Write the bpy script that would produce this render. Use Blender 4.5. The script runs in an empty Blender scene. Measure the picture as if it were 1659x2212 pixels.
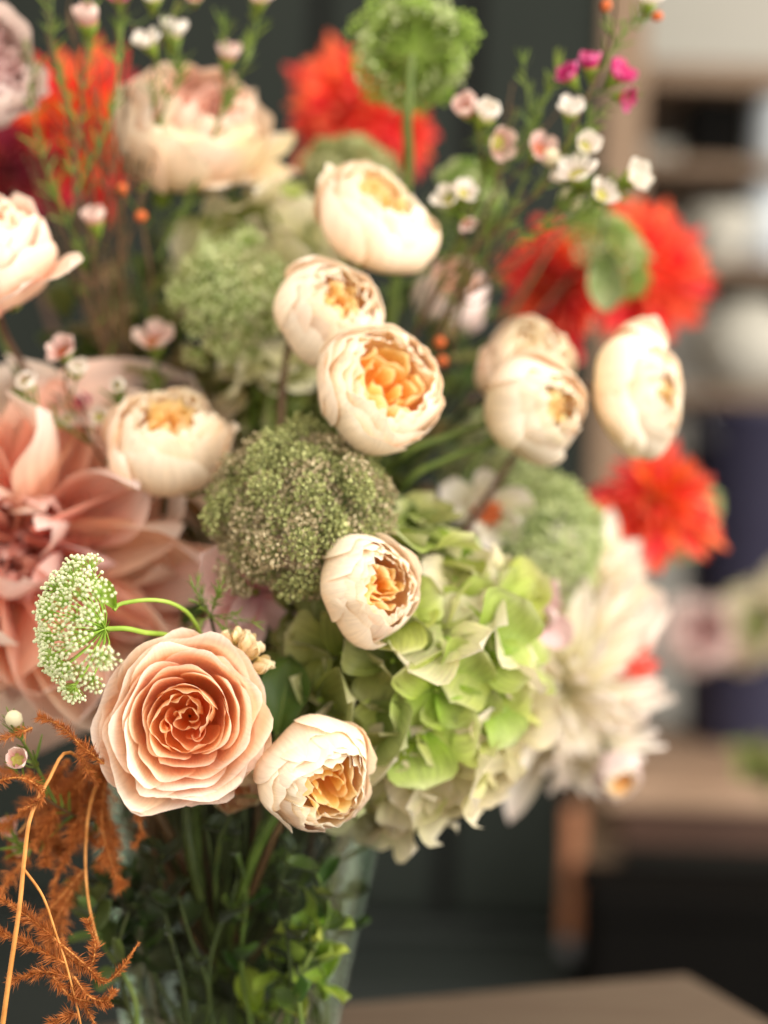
import bpy, math
import numpy as np
from mathutils import Vector, Matrix

# ------------------------------------------------------------------ camera, world, light, exposure
F_PX, CX, CY = 3190.0, 829.5, 1106.0          # focal length and centre of the photograph, in 1659x2212 pixels
CAM_Z, FOCUS = 0.34, 0.722
ROLL = math.radians(2.0)
RV = np.array([math.cos(ROLL), 0, math.sin(ROLL)])
UV_ = np.array([-math.sin(ROLL), 0, math.cos(ROLL)])
FV = np.array([0.0, 1.0, 0.0])
CAM = np.array([0.0, 0.0, CAM_Z])

scene = bpy.context.scene
COL = scene.collection
cam_d = bpy.data.cameras.new('camera')
cam = bpy.data.objects.new('camera', cam_d)
COL.objects.link(cam)
cam.matrix_world = Matrix(((RV[0], UV_[0], 0, 0), (0, 0, -1, 0), (RV[2], UV_[2], 0, CAM_Z), (0, 0, 0, 1)))
cam_d.sensor_fit = 'VERTICAL'
cam_d.sensor_height = 17.3
cam_d.sensor_width = 13.0
cam_d.lens = F_PX / 2212.0 * 17.3
cam_d.clip_start, cam_d.clip_end = 0.02, 60
cam_d.dof.use_dof = True
cam_d.dof.focus_distance = FOCUS
cam_d.dof.aperture_fstop = cam_d.lens / 27.5
scene.camera = cam

world = bpy.data.worlds.new('World')
scene.world = world
world.use_nodes = True
wb = world.node_tree.nodes['Background']
wb.inputs[0].default_value = (1.0, 0.915, 0.79, 1)
wb.inputs[1].default_value = 1.95

def area(name, loc, target, sx, sy, power, col):
    l = bpy.data.lights.new(name, 'AREA')
    l.shape = 'RECTANGLE'; l.size = sx; l.size_y = sy; l.energy = power; l.color = col
    o = bpy.data.objects.new(name, l); COL.objects.link(o)
    o.location = loc
    o.rotation_euler = (Vector(target) - Vector(loc)).to_track_quat('-Z', 'Y').to_euler()
    return o
area('window_light', (1.9, -0.35, 1.1), (0.0, 0.85, 0.25), 2.0, 2.0, 104, (1.0, 0.975, 0.92))

scene.view_settings.view_transform = 'Standard'
scene.view_settings.look = 'None'
scene.view_settings.exposure = 0.0
scene.view_settings.gamma = 1.0
cy = scene.cycles
cy.use_denoising = True
try: cy.denoiser = 'OPENIMAGEDENOISE'
except Exception: pass
cy.max_bounces = 14; cy.diffuse_bounces = 10; cy.glossy_bounces = 3
cy.transmission_bounces = 8; cy.transparent_max_bounces = 16
cy.sample_clamp_indirect = 6.0
cy.caustics_reflective = False; cy.caustics_refractive = False

# ------------------------------------------------------------------ helpers
def P(px, py, d):
    return CAM + d * (FV + (px - CX) / F_PX * RV - (py - CY) / F_PX * UV_)
def S(px, d): return px * d / F_PX
def facing(dx, dy, tz):
    v = dx * RV + dy * UV_ - tz * FV
    return v / np.linalg.norm(v)
def unit(v):
    v = np.asarray(v, float); return v / (np.linalg.norm(v) + 1e-12)
def basis(z, roll=0.0):
    z = unit(z)
    up = UV_ if abs(np.dot(z, UV_)) < .93 else -FV
    x = unit(np.cross(up, z)); y = np.cross(z, x)
    c, s = math.cos(roll), math.sin(roll)
    return np.stack([c * x + s * y, -s * x + c * y, z], axis=1)
def lin(c):
    c = c / 255.0
    return c / 12.92 if c <= .04045 else ((c + .055) / 1.055) ** 2.4
def C(r, g, b): return (lin(r), lin(g), lin(b), 1.0)

def mesh(name, verts, faces, uvs=None, mat=None, smooth=True):
    me = bpy.data.meshes.new(name)
    verts = np.asarray(verts, float)
    me.from_pydata(verts.tolist(), [], faces)
    if uvs is not None and len(me.loops):
        uvl = me.uv_layers.new(name='UVMap')
        idx = np.empty(len(me.loops), dtype=np.int32)
        me.loops.foreach_get('vertex_index', idx)
        uvl.data.foreach_set('uv', np.asarray(uvs, np.float32)[idx].ravel())
    if smooth:
        me.polygons.foreach_set('use_smooth', [True] * len(me.polygons))
    if mat is not None: me.materials.append(mat)
    me.update()
    return me
_gf = {}
def grid_faces(nv, nu, closed=False):
    k = (nv, nu, closed)
    if k not in _gf:
        f = []
        for j in range(nv - 1):
            for i in range(nu if closed else nu - 1):
                a = j * nu + i; b = j * nu + (i + 1) % nu
                f.append((a, b, b + nu, a + nu))
        _gf[k] = f
    return _gf[k]
def grid_uv(nv, nu):
    u, v = np.meshgrid(np.linspace(0, 1, nu), np.linspace(0, 1, nv))
    return np.stack([u.ravel(), v.ravel()], 1)
def link(name, me, parent=None, loc=None, m3=None):
    o = bpy.data.objects.new(name, me)
    COL.objects.link(o)
    if parent is not None: o.parent = parent
    if m3 is not None:
        M = Matrix(np.asarray(m3).tolist()).to_4x4()
        if loc is not None: M.translation = Vector(loc)
        o.matrix_basis = M
    elif loc is not None:
        o.location = loc
    return o
def grid_obj(name, pts, mat, parent=None):
    nv, nu = pts.shape[:2]
    return link(name, mesh(name, pts.reshape(-1, 3), grid_faces(nv, nu), grid_uv(nv, nu), mat), parent)
def thing(name, label, cat, loc, group=None):
    o = bpy.data.objects.new(name, None); COL.objects.link(o)
    o.empty_display_size = .01
    o.location = loc; o['label'] = label; o['category'] = cat
    if group: o['group'] = group
    return o
def tag(o, label, cat, group=None):
    o['label'] = label; o['category'] = cat
    if group: o['group'] = group
    return o

class MB:
    def __init__(s): s.v = []; s.f = []; s.uv = []; s.n = 0
    def add(s, v, f, uv=None):
        v = np.asarray(v, float).reshape(-1, 3)
        s.v.append(v)
        s.f += [tuple(i + s.n for i in q) for q in f]
        s.uv.append(np.zeros((len(v), 2)) if uv is None else np.asarray(uv, float))
        s.n += len(v)
    def tube(s, path, rad, sides=6):
        path = np.asarray(path, float); n = len(path)
        rad = np.broadcast_to(np.asarray(rad, float), (n,))
        t = np.gradient(path, axis=0); t /= np.linalg.norm(t, axis=1)[:, None] + 1e-12
        ref = np.array([.31, .2, .93]); 
        if abs(np.dot(ref, t[0])) > .95: ref = np.array([1., 0, 0])
        x = np.cross(t, ref); x /= np.linalg.norm(x, axis=1)[:, None] + 1e-12
        y = np.cross(t, x)
        a = np.linspace(0, 2 * math.pi, sides, endpoint=False)
        ring = (np.cos(a)[None, :, None] * x[:, None] + np.sin(a)[None, :, None] * y[:, None]) * rad[:, None, None] + path[:, None]
        s.add(ring, grid_faces(n, sides, True), grid_uv(n, sides))
        s.f.append(tuple(range(s.n - sides, s.n)))
    def grid(s, pts):
        nv, nu = pts.shape[:2]
        s.add(pts, grid_faces(nv, nu), grid_uv(nv, nu))
    def ball(s, c, r, seg=6, rings=4, m3=None):
        th = np.linspace(0, math.pi, rings + 1); ph = np.linspace(0, 2 * math.pi, seg, endpoint=False)
        p = np.stack([np.sin(th)[:, None] * np.cos(ph), np.sin(th)[:, None] * np.sin(ph), np.repeat(np.cos(th)[:, None], seg, 1)], -1)
        p = p * r
        if m3 is not None: p = p @ np.asarray(m3).T
        s.add(p + np.asarray(c), grid_faces(rings + 1, seg, True), grid_uv(rings + 1, seg))
    def box(s, lo, hi, m3=None, off=(0, 0, 0)):
        lo = np.array(lo, float); hi = np.array(hi, float)
        v = np.array([[lo[0] if i & 1 == 0 else hi[0], lo[1] if i & 2 == 0 else hi[1], lo[2] if i & 4 == 0 else hi[2]] for i in range(8)])
        if m3 is not None: v = v @ np.asarray(m3).T
        s.add(v + np.asarray(off), [(0, 2, 3, 1), (4, 5, 7, 6), (0, 1, 5, 4), (2, 6, 7, 3), (0, 4, 6, 2), (1, 3, 7, 5)])
    def build(s, name, mat, parent=None, smooth=True, loc=None):
        v = np.concatenate(s.v)
        return link(name, mesh(name, v, s.f, np.concatenate(s.uv), mat, smooth), parent, loc)
def bevel_box(name, lo, hi, mat, parent=None, bev=.004):
    b = MB(); b.box(lo, hi)
    o = b.build(name, mat, parent, smooth=False)
    m = o.modifiers.new('bevel', 'BEVEL'); m.width = bev; m.segments = 2
    return o
def lathe_grid(prof, seg=40):
    prof = np.asarray(prof, float); a = np.linspace(0, 2 * math.pi, seg, endpoint=False)
    return np.stack([prof[:, 0:1] * np.cos(a), prof[:, 0:1] * np.sin(a), np.repeat(prof[:, 1:2], seg, 1)], -1)
def lathe(name, prof, mat, parent=None, loc=None, seg=40):
    g = lathe_grid(prof, seg)
    return link(name, mesh(name, g.reshape(-1, 3), grid_faces(len(prof), seg, True), grid_uv(len(prof), seg), mat), parent, loc)
def bez(ctrl, t):
    pts = [np.array(c, float) for c in ctrl]; n = len(pts) - 1
    out = 0
    for i, c in enumerate(pts):
        w = math.comb(n, i) * t ** i * (1 - t) ** (n - i)
        out = out + w[..., None] * c
    return out
def spline(pts, n=24):
    p = np.asarray(pts, float)
    q = np.vstack([2 * p[0] - p[1], p, 2 * p[-1] - p[-2]])
    out = []; m = len(p) - 1
    for t in np.linspace(0, m, n):
        i = min(int(t), m - 1); f = t - i
        a, b, c, d = q[i], q[i + 1], q[i + 2], q[i + 3]
        out.append(.5 * ((2 * b) + (c - a) * f + (2 * a - 5 * b + 4 * c - d) * f * f + (3 * b - a - 3 * c + d) * f ** 3))
    return np.array(out)

# ------------------------------------------------------------------ materials
def nodes_of(name):
    m = bpy.data.materials.new(name); m.use_nodes = True
    nt = m.node_tree; nt.nodes.clear()
    return m, nt, nt.nodes.new, nt.links.new
def ramp(node, stops):
    el = node.color_ramp.elements
    while len(el) > 1: el.remove(el[-1])
    el[0].position, el[0].color = stops[0]
    for p, c in stops[1:]:
        e = el.new(p); e.color = c
def petal_mat(name, stops, transl=.35, vein=.16, rough=.5, val=.12, hue=.012, blotch=None, spec=.25, vfreq=26):
    """a petal: colour runs from its base to its tip, fine veins, a little difference from petal to petal"""
    m, nt, N, L = nodes_of(name)
    uv = N('ShaderNodeUVMap'); sep = N('ShaderNodeSeparateXYZ'); L(uv.outputs[0], sep.inputs[0])
    cr = N('ShaderNodeValToRGB'); ramp(cr, stops); L(sep.outputs[1], cr.inputs[0])
    mp = N('ShaderNodeMapping'); mp.inputs['Scale'].default_value = (vfreq, 2.2, 1); L(uv.outputs[0], mp.inputs[0])
    oi = N('ShaderNodeObjectInfo')
    cmb = N('ShaderNodeCombineXYZ'); mul = N('ShaderNodeMath'); mul.operation = 'MULTIPLY'; mul.inputs[1].default_value = 37
    L(oi.outputs['Random'], mul.inputs[0]); L(mul.outputs[0], cmb.inputs[2]); L(cmb.outputs[0], mp.inputs['Location'])
    nz = N('ShaderNodeTexNoise'); nz.inputs['Scale'].default_value = 1; nz.inputs['Detail'].default_value = 3; L(mp.outputs[0], nz.inputs[0])
    mr = N('ShaderNodeMapRange'); mr.inputs[1].default_value = .3; mr.inputs[2].default_value = .7
    mr.inputs[3].default_value = 1 - vein; mr.inputs[4].default_value = 1 + vein * .35; L(nz.outputs[0], mr.inputs[0])
    hsv = N('ShaderNodeHueSaturation')
    L(cr.outputs[0], hsv.inputs['Color'])
    r1 = N('ShaderNodeMapRange'); r1.inputs[3].default_value = .5 - hue; r1.inputs[4].default_value = .5 + hue
    L(oi.outputs['Random'], r1.inputs[0]); L(r1.outputs[0], hsv.inputs['Hue'])
    r2 = N('ShaderNodeMath'); r2.operation = 'MULTIPLY'
    r3 = N('ShaderNodeMapRange'); r3.inputs[3].default_value = 1 - val; r3.inputs[4].default_value = 1 + val * .5
    fr = N('ShaderNodeMath'); fr.operation = 'FRACT'; ml2 = N('ShaderNodeMath'); ml2.operation = 'MULTIPLY'; ml2.inputs[1].default_value = 7.31
    L(oi.outputs['Random'], ml2.inputs[0]); L(ml2.outputs[0], fr.inputs[0]); L(fr.outputs[0], r3.inputs[0])
    L(mr.outputs[0], r2.inputs[0]); L(r3.outputs[0], r2.inputs[1]); L(r2.outputs[0], hsv.inputs['Value'])
    col = hsv.outputs[0]
    if blotch:
        bc, amt, sc = blotch
        tc = N('ShaderNodeTexCoord'); bn = N('ShaderNodeTexNoise'); bn.inputs['Scale'].default_value = sc; L(tc.outputs['Object'], bn.inputs[0])
        bm = N('ShaderNodeMapRange'); bm.inputs[1].default_value = .5; bm.inputs[2].default_value = .7; bm.inputs[4].default_value = amt
        L(bn.outputs[0], bm.inputs[0])
        mx = N('ShaderNodeMix'); mx.data_type = 'RGBA'; L(bm.outputs[0], mx.inputs[0]); L(col, mx.inputs[6]); mx.inputs[7].default_value = bc
        col = mx.outputs[2]
    pr = N('ShaderNodeBsdfPrincipled'); L(col, pr.inputs['Base Color'])
    pr.inputs['Roughness'].default_value = rough; pr.inputs['Specular IOR Level'].default_value = spec
    pr.inputs['Sheen Weight'].default_value = .12; pr.inputs['Sheen Roughness'].default_value = .4
    bp = N('ShaderNodeBump'); bp.inputs['Strength'].default_value = .25; bp.inputs['Distance'].default_value = .0006
    L(nz.outputs[0], bp.inputs['Height']); L(bp.outputs[0], pr.inputs['Normal'])
    tr = N('ShaderNodeBsdfTranslucent'); L(col, tr.inputs[0])
    mix = N('ShaderNodeMixShader'); mix.inputs[0].default_value = transl
    L(pr.outputs[0], mix.inputs[1]); L(tr.outputs[0], mix.inputs[2])
    out = N('ShaderNodeOutputMaterial'); L(mix.outputs[0], out.inputs[0])
    return m
def plain_mat(name, c1, c2=None, scale=30, rough=.6, transl=0.0, stretch=(1, 1, 1), bump=.0, spec=.3, metallic=0., detail=4):
    m, nt, N, L = nodes_of(name)
    tc = N('ShaderNodeTexCoord'); mp = N('ShaderNodeMapping'); mp.inputs['Scale'].default_value = stretch
    L(tc.outputs['Object'], mp.inputs[0])
    nz = N('ShaderNodeTexNoise'); nz.inputs['Scale'].default_value = scale; nz.inputs['Detail'].default_value = detail; L(mp.outputs[0], nz.inputs[0])
    cr = N('ShaderNodeValToRGB'); ramp(cr, [(.3, c1), (.7, c2 or c1)]); L(nz.outputs[0], cr.inputs[0])
    pr = N('ShaderNodeBsdfPrincipled'); L(cr.outputs[0], pr.inputs['Base Color'])
    pr.inputs['Roughness'].default_value = rough; pr.inputs['Specular IOR Level'].default_value = spec; pr.inputs['Metallic'].default_value = metallic
    if bump:
        bp = N('ShaderNodeBump'); bp.inputs['Strength'].default_value = bump; bp.inputs['Distance'].default_value = .002
        L(nz.outputs[0], bp.inputs['Height']); L(bp.outputs[0], pr.inputs['Normal'])
    out = N('ShaderNodeOutputMaterial')
    if transl:
        tr = N('ShaderNodeBsdfTranslucent'); L(cr.outputs[0], tr.inputs[0])
        mix = N('ShaderNodeMixShader'); mix.inputs[0].default_value = transl
        L(pr.outputs[0], mix.inputs[1]); L(tr.outputs[0], mix.inputs[2]); L(mix.outputs[0], out.inputs[0])
    else: L(pr.outputs[0], out.inputs[0])
    return m
def glass_mat():
    m, nt, N, L = nodes_of('clear_glass')
    lw = N('ShaderNodeLayerWeight'); lw.inputs[0].default_value = .22
    pw = N('ShaderNodeMath'); pw.operation = 'MULTIPLY'; pw.inputs[1].default_value = .42; L(lw.outputs['Fresnel'], pw.inputs[0])
    t = N('ShaderNodeBsdfTransparent'); t.inputs[0].default_value = (.93, .96, .93, 1)
    g = N('ShaderNodeBsdfGlossy'); g.inputs['Roughness'].default_value = .03; g.inputs[0].default_value = (.9, .95, .92, 1)
    mix = N('ShaderNodeMixShader'); L(pw.outputs[0], mix.inputs[0]); L(t.outputs[0], mix.inputs[1]); L(g.outputs[0], mix.inputs[2])
    out = N('ShaderNodeOutputMaterial'); L(mix.outputs[0], out.inputs[0])
    return m

M = {}
# garden rose, peach
M['peach_out'] = petal_mat('peach_rose_outer', [(0, C(255, 200, 142)), (.45, C(255, 222, 188)), (.85, C(255, 232, 210)), (1, C(255, 241, 228))], transl=.38, vein=.12, val=.08, blotch=(C(242, 214, 164), .35, 34), vfreq=40)
M['peach_mid'] = petal_mat('peach_rose_middle', [(0, C(255, 176, 100)), (.5, C(255, 208, 156)), (.85, C(255, 228, 196)), (1, C(255, 239, 219))], transl=.54, vein=.1, val=.06, vfreq=40)
M['peach_in'] = petal_mat('peach_rose_heart', [(0, C(255, 166, 86)), (.5, C(255, 198, 138)), (.85, C(255, 217, 173)), (1, C(255, 231, 198))], transl=.6, vein=.07, val=.08)
# cream cup roses
M['cream_out'] = petal_mat('cream_rose_outer', [(0, C(216, 204, 132)), (.25, C(247, 224, 184)), (.6, C(250, 231, 204)), (1, C(253, 242, 226))], transl=.3, vein=.12, val=.08, blotch=(C(250, 220, 178), .6, 26), vfreq=34)
M['cream_mid'] = petal_mat('cream_rose_middle', [(0, C(255, 208, 122)), (.45, C(255, 230, 176)), (.75, C(254, 244, 220)), (1, C(254, 250, 238))], transl=.48, vein=.05, val=.05)
M['cream_in'] = petal_mat('cream_rose_heart', [(0, C(255, 196, 92)), (.55, C(255, 212, 122)), (.85, C(255, 224, 150)), (1, C(255, 238, 192))], transl=.58, vein=.06, val=.06)
# blush roses
M['blush_out'] = petal_mat('blush_rose_outer', [(0, C(216, 206, 140)), (.3, C(246, 222, 182)), (.7, C(249, 224, 196)), (1, C(250, 234, 214))], transl=.3, vein=.1, blotch=(C(232, 214, 160), .6, 24))
M['blush_mid'] = petal_mat('blush_rose_middle', [(0, C(240, 160, 112)), (.5, C(246, 190, 156)), (1, C(250, 222, 204))], transl=.36, vein=.08)
M['pink_out'] = petal_mat('pink_rose_outer', [(0, C(250, 180, 136)), (.4, C(251, 208, 180)), (.8, C(252, 226, 208)), (1, C(253, 238, 224))], transl=.34, vein=.1)
M['lilac'] = petal_mat('lilac_petal', [(0, C(236, 214, 198)), (.5, C(236, 212, 204)), (1, C(244, 228, 222))], transl=.3, vein=.12)
M['palepink'] = petal_mat('pale_pink_petal', [(0, C(214, 150, 156)), (.35, C(232, 194, 192)), (1, C(242, 216, 212))], transl=.34, vein=.14)
# dahlias
M['dahlia_big'] = petal_mat('blush_dahlia', [(0, C(253, 176, 150)), (.25, C(254, 206, 180)), (.65, C(254, 222, 200)), (.92, C(254, 234, 222)), (1, C(254, 240, 232))], transl=.5, vein=.2, val=.1, hue=.018, vfreq=30)
M['dahlia_core'] = petal_mat('blush_dahlia_core', [(0, C(242, 156, 146)), (.5, C(246, 186, 176)), (1, C(250, 212, 202))], transl=.3, vein=.2, val=.2)
M['red'] = petal_mat('red_dahlia', [(0, C(238, 104, 30)), (.35, C(246, 74, 42)), (.8, C(249, 98, 72)), (1, C(251, 132, 106))], transl=.35, vein=.16, val=.2, hue=.015)
M['coral'] = petal_mat('coral_dahlia', [(0, C(220, 70, 30)), (.4, C(238, 84, 66)), (1, C(244, 150, 130))], transl=.35, vein=.12, val=.12)
M['rust'] = petal_mat('flame_dahlia', [(0, C(250, 164, 50)), (.3, C(246, 116, 36)), (.7, C(240, 76, 40)), (1, C(236, 100, 84))], transl=.35, vein=.2, val=.25, hue=.02)
M['wine'] = petal_mat('wine_dahlia', [(0, C(96, 18, 30)), (1, C(168, 50, 62))], transl=.25, vein=.2, val=.25)
M['ivory'] = petal_mat('ivory_dahlia', [(0, C(212, 210, 150)), (.3, C(240, 232, 200)), (.75, C(249, 242, 228)), (1, C(250, 238, 232))], transl=.36, vein=.12, val=.08)
# hydrangea
M['hyd_lime'] = petal_mat('hydrangea_lime', [(0, C(140, 172, 30)), (.35, C(168, 190, 68)), (.8, C(194, 206, 112)), (1, C(226, 228, 172))], transl=.4, vein=.28, val=.2, hue=.02, blotch=(C(220, 216, 164), .4, 60))
M['hyd_olive'] = petal_mat('hydrangea_olive', [(0, C(100, 118, 42)), (.5, C(130, 140, 70)), (.9, C(162, 166, 104)), (1, C(194, 192, 144))], transl=.34, vein=.3, val=.16, hue=.02)
M['hyd_cream'] = petal_mat('hydrangea_cream', [(0, C(198, 204, 124)), (.4, C(224, 220, 168)), (.9, C(238, 230, 198)), (1, C(244, 238, 218))], transl=.4, vein=.24, val=.1, hue=.02, blotch=(C(228, 188, 176), .6, 40))
# greens
M['stem'] = plain_mat('stem_green', C(76, 96, 38), C(104, 118, 54), 60, .5, .05)
M['stem_brown'] = plain_mat('stem_brown', C(70, 44, 32), C(96, 70, 44), 60, .5)
M['stem_dark'] = plain_mat('stem_dark_green', C(42, 54, 24), C(66, 72, 34), 60, .5)
M['stem_lime'] = plain_mat('stem_lime', C(140, 172, 60), C(168, 192, 86), 60, .45, .15)
M['twig'] = plain_mat('twig_brown', C(80, 62, 40), C(112, 84, 58), 90, .6)
M['calyx'] = plain_mat('calyx_green', C(96, 122, 40), C(140, 158, 60), 80, .5, .1)
M['leaf'] = petal_mat('leaf_green', [(0, C(80, 100, 40)), (.5, C(66, 90, 34)), (1, C(86, 106, 46))], transl=.3, vein=.25, rough=.4, val=.25, hue=.03)
M['leaf_dark'] = petal_mat('leaf_dark_green', [(0, C(34, 44, 20)), (1, C(48, 60, 26))], transl=.22, vein=.25, rough=.42, val=.3, hue=.03)
M['leaf_mid'] = petal_mat('leaf_olive_green', [(0, C(78, 92, 44)), (1, C(96, 110, 54))], transl=.3, vein=.25, rough=.45, val=.3, hue=.03)
M['leaf_lime'] = petal_mat('leaf_lime', [(0, C(150, 182, 46)), (1, C(186, 204, 92))], transl=.45, vein=.2, rough=.4, val=.2, hue=.02)
M['leaf_grey'] = petal_mat('leaf_sage', [(0, C(106, 120, 78)), (.6, C(122, 136, 84)), (1, C(168, 172, 130))], transl=.2, vein=.5, rough=.8, val=.1, spec=.05, blotch=(C(150, 156, 112), .9, 160), vfreq=14)
M['leaf_tan'] = petal_mat('leaf_khaki', [(0, C(120, 104, 62)), (1, C(166, 146, 100))], transl=.3, vein=.3, rough=.6, val=.3, hue=.03)
M['needle'] = plain_mat('needle_green', C(88, 112, 44), C(128, 146, 62), 50, .5, .2)
# lace
M['bud_white'] = plain_mat('lace_bud_white', C(218, 226, 176), C(234, 236, 206), 300, .5, .2)
M['bud_green'] = plain_mat('lace_ray_green', C(140, 182, 56), C(176, 206, 92), 120, .5, .25)
M['lace_pale'] = plain_mat('lace_pale_green', C(186, 200, 136), C(224, 228, 184), 160, .6, .25)
M['lace_sage'] = plain_mat('lace_sage', C(172, 180, 118), C(224, 220, 180), 160, .7, .2)
M['dara_brown'] = plain_mat('dara_brown', C(128, 110, 78), C(222, 208, 172), 400, .8, .15)
M['dara_green'] = plain_mat('dara_green', C(110, 120, 60), C(206, 206, 146), 400, .7, .2)
M['lace_lime'] = plain_mat('lace_lime', C(132, 166, 54), C(184, 206, 108), 120, .6, .3)
M['lace_green'] = plain_mat('lace_fresh_green', C(120, 150, 66), C(172, 194, 108), 120, .6, .3)
# wax flower
M['wax_white'] = petal_mat('wax_petal_white', [(0, C(232, 216, 206)), (1, C(250, 246, 238))], transl=.35, vein=.06, val=.06)
M['wax_blush'] = petal_mat('wax_petal_blush', [(0, C(206, 150, 140)), (1, C(242, 222, 212))], transl=.35, vein=.06, val=.08)
M['wax_magenta'] = petal_mat('wax_petal_magenta', [(0, C(176, 20, 92)), (.6, C(206, 44, 120)), (1, C(232, 130, 176))], transl=.3, vein=.1, val=.2)
M['wax_heart'] = plain_mat('wax_heart', C(150, 150, 60), C(190, 176, 96), 400, .4)
M['wax_heart_red'] = plain_mat('wax_heart_red', C(150, 70, 50), C(186, 110, 70), 400, .4)
M['bud_orange'] = plain_mat('bud_orange', C(176, 78, 34), C(206, 110, 58), 200, .5)
M['bud_cream'] = plain_mat('bud_cream', C(224, 214, 176), C(240, 232, 204), 200, .5, .2)
M['rustfern'] = plain_mat('rust_fern', C(138, 72, 32), C(208, 130, 66), 240, .6, .3)
M['ruststem'] = plain_mat('rust_stem', C(176, 112, 48), C(214, 152, 84), 120, .5)
M['glass'] = glass_mat()

# ------------------------------------------------------------------ the setting (blurred room)
M['floor'] = plain_mat('floor_boards', C(70, 56, 46), C(88, 72, 60), 6, .5, stretch=(8, 1, 1))
M['wall'] = plain_mat('wall_paint', C(160, 158, 150), C(170, 167, 160), 3, .8)
M['table'] = plain_mat('table_wood', C(84, 68, 55), C(98, 84, 69), 9, .55, stretch=(1.5, 14, 14), bump=.2)
M['cab'] = plain_mat('cabinet_paint', C(27, 32, 28), C(31, 36, 32), 5, .7, spec=.15)
M['cab_gap'] = plain_mat('cabinet_shadow_gap', C(11, 12, 11), C(13, 14, 13), 5, .8)
M['cab_base'] = plain_mat('platform_paint', C(28, 33, 31), C(33, 38, 35), 5, .6)
M['post'] = plain_mat('post_wood', C(112, 90, 70), C(126, 104, 84), 8, .6, stretch=(12, 12, 1))
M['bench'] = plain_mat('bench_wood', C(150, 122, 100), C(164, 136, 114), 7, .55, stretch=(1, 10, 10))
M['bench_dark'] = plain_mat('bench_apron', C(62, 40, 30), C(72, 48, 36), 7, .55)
M['copper'] = plain_mat('copper_leg', C(146, 96, 66), C(158, 106, 76), 8, .5, stretch=(10, 10, 1))
M['black'] = plain_mat('black_paint', C(9, 8, 7), C(11, 10, 9), 9, .8, spec=.05)
M['greymetal'] = plain_mat('caster_grey', C(90, 90, 92), C(110, 110, 112), 40, .4)
M['white'] = plain_mat('white_ceramic', C(206, 214, 220), C(216, 222, 228), 8, .4)
M['offwhite'] = plain_mat('off_white', C(176, 172, 160), C(188, 184, 174), 8, .6)
M['navy'] = plain_mat('navy_blue', C(50, 50, 72), C(58, 58, 80), 8, .5)
M['paper'] = plain_mat('kraft_paper', C(186, 190, 184), C(204, 206, 200), 14, .7)

FLOOR_Z, DECK_Z = -.74, -.262
def sheet(name, x0, x1, y0, y1, z, mat):
    o = link(name, mesh(name, [(x0, y0, z), (x1, y0, z), (x1, y1, z), (x0, y1, z)], [(0, 1, 2, 3)], None, mat, False))
    o['kind'] = 'structure'; return o
sheet('floor', -4, 4, -3, 3.3, FLOOR_Z, M['floor'])
b = MB(); b.box((-4, 3.2, FLOOR_Z), (4, 3.3, 2.2)); o = b.build('back_wall', M['wall'], None, False); o['kind'] = 'structure'
# low platform the cupboard and bench stand on
KX = P(1290, 1950, 1.8)[0]
b = MB(); b.box((-1.8, 1.975, FLOOR_Z + .002), (1.6, 3.19, DECK_Z)); b.box((-1.8, 1.86, FLOOR_Z + .002), (KX - .012, 1.9745, DECK_Z)); o = b.build('platform', M['cab_base'], None, False); o['kind'] = 'structure'

# table the vase stands on: its far right corner and its two edges are read off the picture
corner = P(1480, 2102, 1.0) - CAM; corner = CAM + corner * (-CAM_Z / corner[2])
pl = P(780, 2163, 1.0) - CAM; pl = CAM + pl * (-CAM_Z / pl[2])
eu = unit(pl - corner); ev = np.array([-eu[1], eu[0], 0.0]); ev = ev if ev[1] < 0 else -ev
tb = thing('wooden_table', 'brown wooden table top with square corner under the glass vase', 'table', (corner[0], corner[1], FLOOR_Z))
m3 = np.stack([eu, ev, np.array([0, 0, 1.0])], 1)
nb = 5; wdt = .8 / nb
for i in range(nb):
    b = MB(); b.box((0, i * wdt + .0012, -.032), (1.25, (i + 1) * wdt - .0012, 0), m3, (0, 0, -FLOOR_Z))
    o = b.build('plank', M['table'], tb, False); mo = o.modifiers.new('bevel', 'BEVEL'); mo.width = .002; mo.segments = 2
b = MB(); b.box((.04, .04, -.1), (1.21, .76, -.0325), m3, (0, 0, -FLOOR_Z)); b.build('apron', M['table'], tb, False)
for a_, c_ in ((.07, .07), (1.18, .07), (.07, .73), (1.18, .73)):
    b = MB(); b.box((a_ - .025, c_ - .025, FLOOR_Z + .001), (a_ + .025, c_ + .025, -.1005), m3, (0, 0, -FLOOR_Z)); b.build('leg', M['table'], tb, False)

# cupboard
DC = 2.12
xr = P(1297, 300, DC)[0]
cb = thing('cupboard', 'dark grey green painted cupboard with tall flat doors behind the bouquet', 'cupboard', (xr - .9, DC, DECK_Z))
def cbox(name, x0, x1, y0, y1, z0, z1, mat, par, ref):
    b = MB(); b.box((x0 - ref[0], y0 - ref[1], z0 - ref[2]), (x1 - ref[0], y1 - ref[1], z1 - ref[2]))
    o = b.build(name, mat, par, False); mo = o.modifiers.new('bevel', 'BEVEL'); mo.width = .004; mo.segments = 2; return o
ref = (xr - .9, DC, DECK_Z)
cbox('carcass', xr - 1.9, xr, DC + .02, DC + .5, DECK_Z + .001, 1.7, M['cab_gap'], cb, ref)
zb = P(900, 1968, DC)[2]
edges = [xr - 1.88, xr - 1.2, P(690, 60, DC)[0] - .0, P(1020, 60, DC)[0], xr]
gap = .014
for i in range(4):
    dr = cbox('door', edges[i] + (gap if i else 0), edges[i + 1] - (gap if i < 3 else 0), DC - .004, DC + .018, zb, 1.68, M['cab'], cb, ref)
cbox('plinth', xr - 1.89, xr - .004, DC - .03, DC + .018, DECK_Z + .002, zb - .012, M['cab_base'], cb, ref)
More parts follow.
